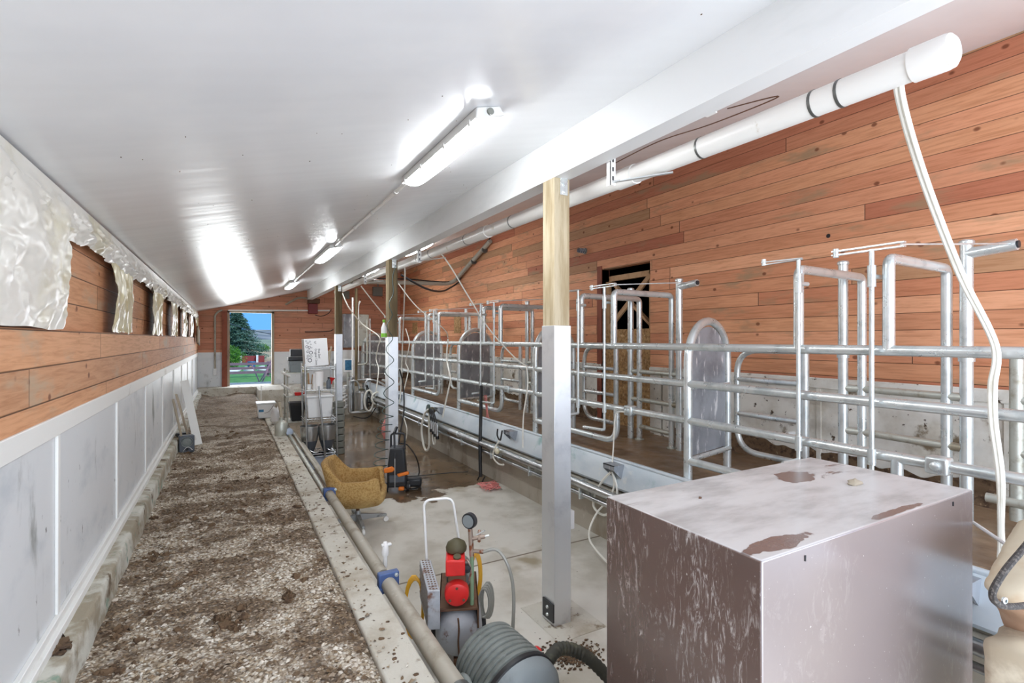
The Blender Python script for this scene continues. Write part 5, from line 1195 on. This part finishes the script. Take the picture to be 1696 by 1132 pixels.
for k in range(3): b.tube([(-.03-.035*k, .036*math.cos(a), .036*math.sin(a)) for a in [j*math.pi/8 for j in range(16)]], .003, 5, True)
b.build('cage', M['galv'], t)
p = P(1372, 391, X=XR)
tag(MB().lathe([(0, 0), (.016, 0), (.018, .002), (0, .002)], (XR, p.y, p.z), (-1, 0, 0), 16).build('wall_hole', M['black']), 'dark round knot hole in the right wall boards above the frames', 'hole')
# beige white pipe end on right wall
p = P(1308, 719, X=XR-.06)
tag(MB().tube([(XR, p.y, p.z), (XR-.10, p.y, p.z)], .02, 12).build('pipe_stub', M['white']), 'short white pipe stub poking from the lower right wall', 'pipe')
# boards by side door
for k, (y0_, y1_) in enumerate(((4.22, 4.30), (4.33, 4.44))):
    tag(MB().box(XR-.06, XR-.02, y0_, y1_, ZC, -.42+.05*k).build('leaning_board', M['wains_right'], smooth=False), ('narrow' if k == 0 else 'wider')+' whitish board standing by the side doorway', 'board')

# ---------------- left wall: speaker boxes and leaning boards
sp0 = P(321, 748, Z=ZG+.01)
t = thing('speaker_box', 'dark square speaker-like box standing against the leaning boards', 'speaker', (-.46, sp0.y, ZG), rz=.15)
MB().box(-.085, .085, 0, .10, 0, .22).build('case', M['smoke'], t, bevel=.012)
MB().lathe([(.055, 0), (.062, .008), (.066, .0)], (0, -.001, .135), (0, -1, 0), 24).lathe([(0, .002), (.03, .006), (.05, .0)], (0, -.001, .135), (0, -1, 0), 24).build('cone_ring', M['vac_grey'], t)
MB().lathe([(0, .004), (.018, .004), (.02, 0)], (0, -.001, .045), (0, -1, 0), 14).build('port', M['black'], t)
t = thing('speaker_box', 'darker box leaning behind the speaker box, against the plinth', 'speaker', (-.555+.05, sp0.y+.28, ZG), rz=.5)
MB().box(-.07, .07, 0, .10, 0, .21).build('case', M['blackpl'], t, bevel=.012)
MB().lathe([(0, 0), (.04, .004), (.045, 0)], (0, -.001, .11), (0, -1, 0), 18).build('cone_ring', M['vac_grey'], t)
b = MB().bar((-.42, sp0.y+.25, ZG), (-.60, sp0.y+.35, ZG+.72), .13, .02, (1, 0, 0)); tag(b.build('leaning_board', M['wood_grey'], smooth=False), 'tallest grey board leaning on the left wall above the speakers', 'board')
b = MB().bar((-.36, sp0.y+.5, ZG), (-.55, sp0.y+1.0, ZG+.85), .02, .10, (1, 0, 0)); tag(b.build('leaning_board', M['trim'], smooth=False), 'white board leaning on the left wall behind the grey one', 'board')
tag(MB().tube([(-.52, sp0.y-.0, ZG+.22), (-.60, sp0.y-.1, ZG+.70)], .014, 8).build('leaning_stick', M['wood_grey']), 'thin stick leaning on the left wainscot near the speakers', 'stick')
tag(MB().grid(lambda u, v: (-.50+.10*u, sp0.y-.02+.2*v, ZG+.025+.05*math.sin(u*3)*(1-v)), 6, 6).build('white_scrap', M['paper'], solid=.004), 'white plastic scrap at the foot of the speakers', 'scrap')

# ================================================================== outdoors beyond the far door
M['grass'] = mat('lawn_green', (96, 150, 70), .9, 0, [((70, 120, 52), 3, .4, .65), ((130, 170, 90), 12, .55, .7)], (30, .3))
M['field'] = mat('dry_field', (196, 170, 128), .95, 0, [((168, 140, 104), .05, .45, .6)])
M['greenfield'] = mat('grey_green_field', (128, 134, 106), .95, 0, [((160, 162, 124), .02, .45, .6)])
M['hill'] = mat('bare_hills', (124, 122, 124), .95, 0, [((156, 152, 142), .012, .45, .6), ((96, 104, 94), .03, .5, .65)])
M['gravel'] = mat('pale_gravel', (196, 188, 176), .9, 0, [((160, 150, 138), 8, .45, .6)])
M['spruce'] = mat('blue_green_spruce', (112, 146, 126), .85, 0, [((76, 110, 86), 4, .4, .6), ((124, 150, 132), 7, .55, .7)])
M['bush'] = mat('bright_green_bush', (104, 156, 44), .8, 0, [((66, 112, 28), 5, .42, .6), ((150, 190, 72), 9, .58, .7)])
M['plum'] = mat('purplish_lumber', (140, 110, 122), .75, 0, [((148, 124, 132), 6, .5, .7)])
M['redb'] = mat('red_barn_paint', (150, 62, 60), .75)
M['bark'] = mat('bark', (90, 72, 56), .9)
struct(MB().box(-40, 60, YB+1.1, 17.4, -1.6, -1.35).build('floor_yard', M['gravel'], smooth=False), 'pale gravel yard outside the far doorway')
tag(MB().box(-30, 50, 17.4, 29.5, -1.6, -1.33).build('lawn', M['grass'], smooth=False), 'green lawn strip outside the far doorway', 'lawn')['kind'] = 'structure'
struct(MB().box(-120, 160, 29.5, 75, -1.9, -1.36).build('ground_field', M['field'], smooth=False), 'tan dry field beyond the yard fence')
struct(MB().add([(-500, 75, -1.37), (800, 75, -1.37), (900, 420, -.4), (-500, 420, -.4)], [(0, 1, 2, 3)]).build('ground_far_field', M['greenfield'], smooth=False), 'grey-green fields in the distance')
def hillf(u, v):
    x = -400+1300*u; y = 420+300*v
    h = -4+(20+34*max(0, min(1, (x-0)/330)))*(.75+.5*noise.noise(Vector((x*.008, 0, 1))))*math.sin(v*math.pi/2)
    return (x, y, max(-4, h+5*noise.noise(Vector((x*.03, v*3, 4)))*v))
struct(MB().grid(hillf, 120, 14).build('ground_hills', M['hill'], ang=180), 'grey rounded hills on the horizon')
tag(MB().tube([Vector((-.9, YB+.12, .85)), P(378, 536, Y=19), P(410, 546, Y=24), P(460, 556, Y=30), P(520, 566, Y=34)-Vector((0, 0, 1.3))], .02, 6).build('power_line', M['black']), 'dark cable crossing the view in the far doorway', 'cable')
# spruce
sx = P(392, 600, Y=36)
t = thing('spruce_tree', 'tall blue-green spruce tree outside the far doorway', 'tree', (sx.x+.0, 36, -1.4))
MB().tube([(0, 0, 0), (0, 0, 3.3)], [.14, .03], 8).build('trunk', M['bark'], t)
rnd = random.Random(4); vs = []; fs = []
for lv in range(44):
    z_ = .25+3.2*lv/44; Rr = 1.95*(1-lv/45)**.9+.05; nb = int(12-6*lv/44)
    for k in range(nb):
        a = rnd.uniform(0, 6.28); L = Rr*rnd.uniform(.65, 1.1)
        for m_ in range(16):
            f = (m_+1)/16; r_ = L*f
            for q_ in range(9):
                aa = a+rnd.uniform(-.25, .25); c0_ = Vector((math.cos(aa)*r_, math.sin(aa)*r_, z_+.12*f-.22*f*f+rnd.uniform(-.05, .03))); s = rnd.uniform(.05, .10); n0 = len(vs)
                d1 = Vector((rnd.uniform(-1, 1), rnd.uniform(-1, 1), rnd.uniform(-.6, .2)))*s; d2 = Vector((rnd.uniform(-1, 1), rnd.uniform(-1, 1), rnd.uniform(-.4, .4)))*s*.6
                vs += [c0_, c0_+d1+d2, c0_+d1*1.4-d2]; fs.append((n0, n0+1, n0+2))
b = MB(); b.add(vs, fs); b.build('foliage', M['spruce'], t, smooth=False)
def bush(name, x, y, z0, rx, rz, m, label, n=3500, s0=.05):
    t = thing(name, label, 'bush', (x, y, z0)); vs = []; fs = []
    for i in range(n):
        d = Vector((rnd.gauss(0, 1), rnd.gauss(0, 1), rnd.gauss(0, 1))).normalized(); r_ = (.55+.5*rnd.random())*(1+.3*noise.noise(d*2.5))
        c0_ = Vector((d.x*rx*r_, d.y*rx*r_, rz+d.z*rz*r_)); n0 = len(vs)
        if c0_.z < 0: continue
        d1 = Vector((rnd.uniform(-1, 1), rnd.uniform(-1, 1), rnd.uniform(-1, 1)))*s0; d2 = Vector((rnd.uniform(-1, 1), rnd.uniform(-1, 1), rnd.uniform(-1, 1)))*s0
        vs += [c0_, c0_+d1, c0_+d2]; fs.append((n0, n0+1, n0+2))
    b = MB(); b.add(vs, fs); b.build('foliage', m, t, smooth=False)
    MB().tube([(0, 0, 0), (0, 0, rz)], .03, 6).build('stem', M['bark'], t)
px_ = P(384, 604, Y=25.5); bush('leafy_bush', px_.x-.05, 25.5, -1.34, .55, .52, M['bush'], 'bright green leafy bush at the left edge of the far doorway')
px_ = P(434, 588, Y=60); bush('leafy_bush', px_.x, 60, -1.36, .7, .42, M['bush'], 'pale green bush behind the red fence, seen through the far doorway', 1500, .1)
# yard fence of purplish rails
FY = 20.0
t = thing('yard_fence', 'purplish plank fence just outside the far doorway', 'fence', (1.0, FY, -1.35), world=True)
for z_ in (-.87, -1.02, -1.17): MB().box(-3, 3.5, FY, FY+.04, z_-.045, z_+.045).build('rail', M['plum'], t, smooth=False)
for x in (-1.2, 1.2, 3.3): MB().box(x, x+.09, FY+.04, FY+.13, -1.36, -.8).build('post', M['plum'], t, smooth=False)
lb_ = ['left leaning purplish plank at the doorway threshold', 'right-leaning purplish plank at the doorway threshold', 'dark plank crossing beside the doorway jamb', 'pale upright plank against the right door jamb']
for i, (a, c_) in enumerate((((418, 606), (429, 632)), ((449, 600), (432, 630)), ((444, 612), (434, 634)), ((448, 598), (450, 628)))):
    p = P(a[0], a[1], Y=17.2+.1*i); q_ = P(c_[0], c_[1], Y=16.8+.1*i); q_.z = max(q_.z, -1.35)
    tag(MB().bar(p, q_, .03, .075, (0, 1, 0)).build('loose_plank', M['plum'], smooth=False), lb_[i], 'plank', 'planks leaning outside the far doorway')
tag(MB().box(1.02+.1, 1.30, 16.4, 16.6, -1.35, -1.1).build('red_can', M['redb'], bevel=.02), 'small red-brown can by the right door jamb outside', 'can')
t = thing('red_fence', 'red board fence across the yard beyond the lawn', 'fence', (1.5, 30, -1.36), world=True)
a = P(400, 590, Y=31); c_ = P(438, 604, Y=31)
MB().box(a.x, c_.x, 31, 31.06, c_.z, a.z).build('boards', M['redb'], t, smooth=False)
for px in (399, 426): q_ = P(px, 590, Y=30.9); MB().box(q_.x-.05, q_.x+.05, 30.85, 30.95, -1.36, a.z+.05).build('post', M['trim'], t, smooth=False)
q_ = P(416.5, 605, Y=26)
tag(MB().lathe([(0, 0), (.16, 0), (.17, .1), (.17, .32), (.16, .34), (0, .34)], (q_.x, 26, -1.36), (0, 0, 1), 18).build('blue_barrel', M['ctrl']), 'small blue barrel in front of the red fence', 'barrel')
for i, (px, py, c3, m_) in enumerate(((385, 614, .28, M['paper']), (412, 610, .22, M['paper']), (415, 612, .14, M['yellow']), (433, 611, .2, M['paper']))):
    q_ = P(px, py, Y=22.5+.3*i)
    tag(MB().blob((q_.x, 22.5+.3*i, -1.33+.08), c3, .2, .14, 10, .5, i).build('yard_bundle', m_, ang=180), ['white bundle left behind the yard fence', 'white bundle behind the middle of the yard fence', 'yellow bundle behind the yard fence', 'white bundle at the right behind the yard fence'][i], 'bundle')

# clean helper flags
for o in bpy.data.objects:
    if '_w' in o: del o['_w']
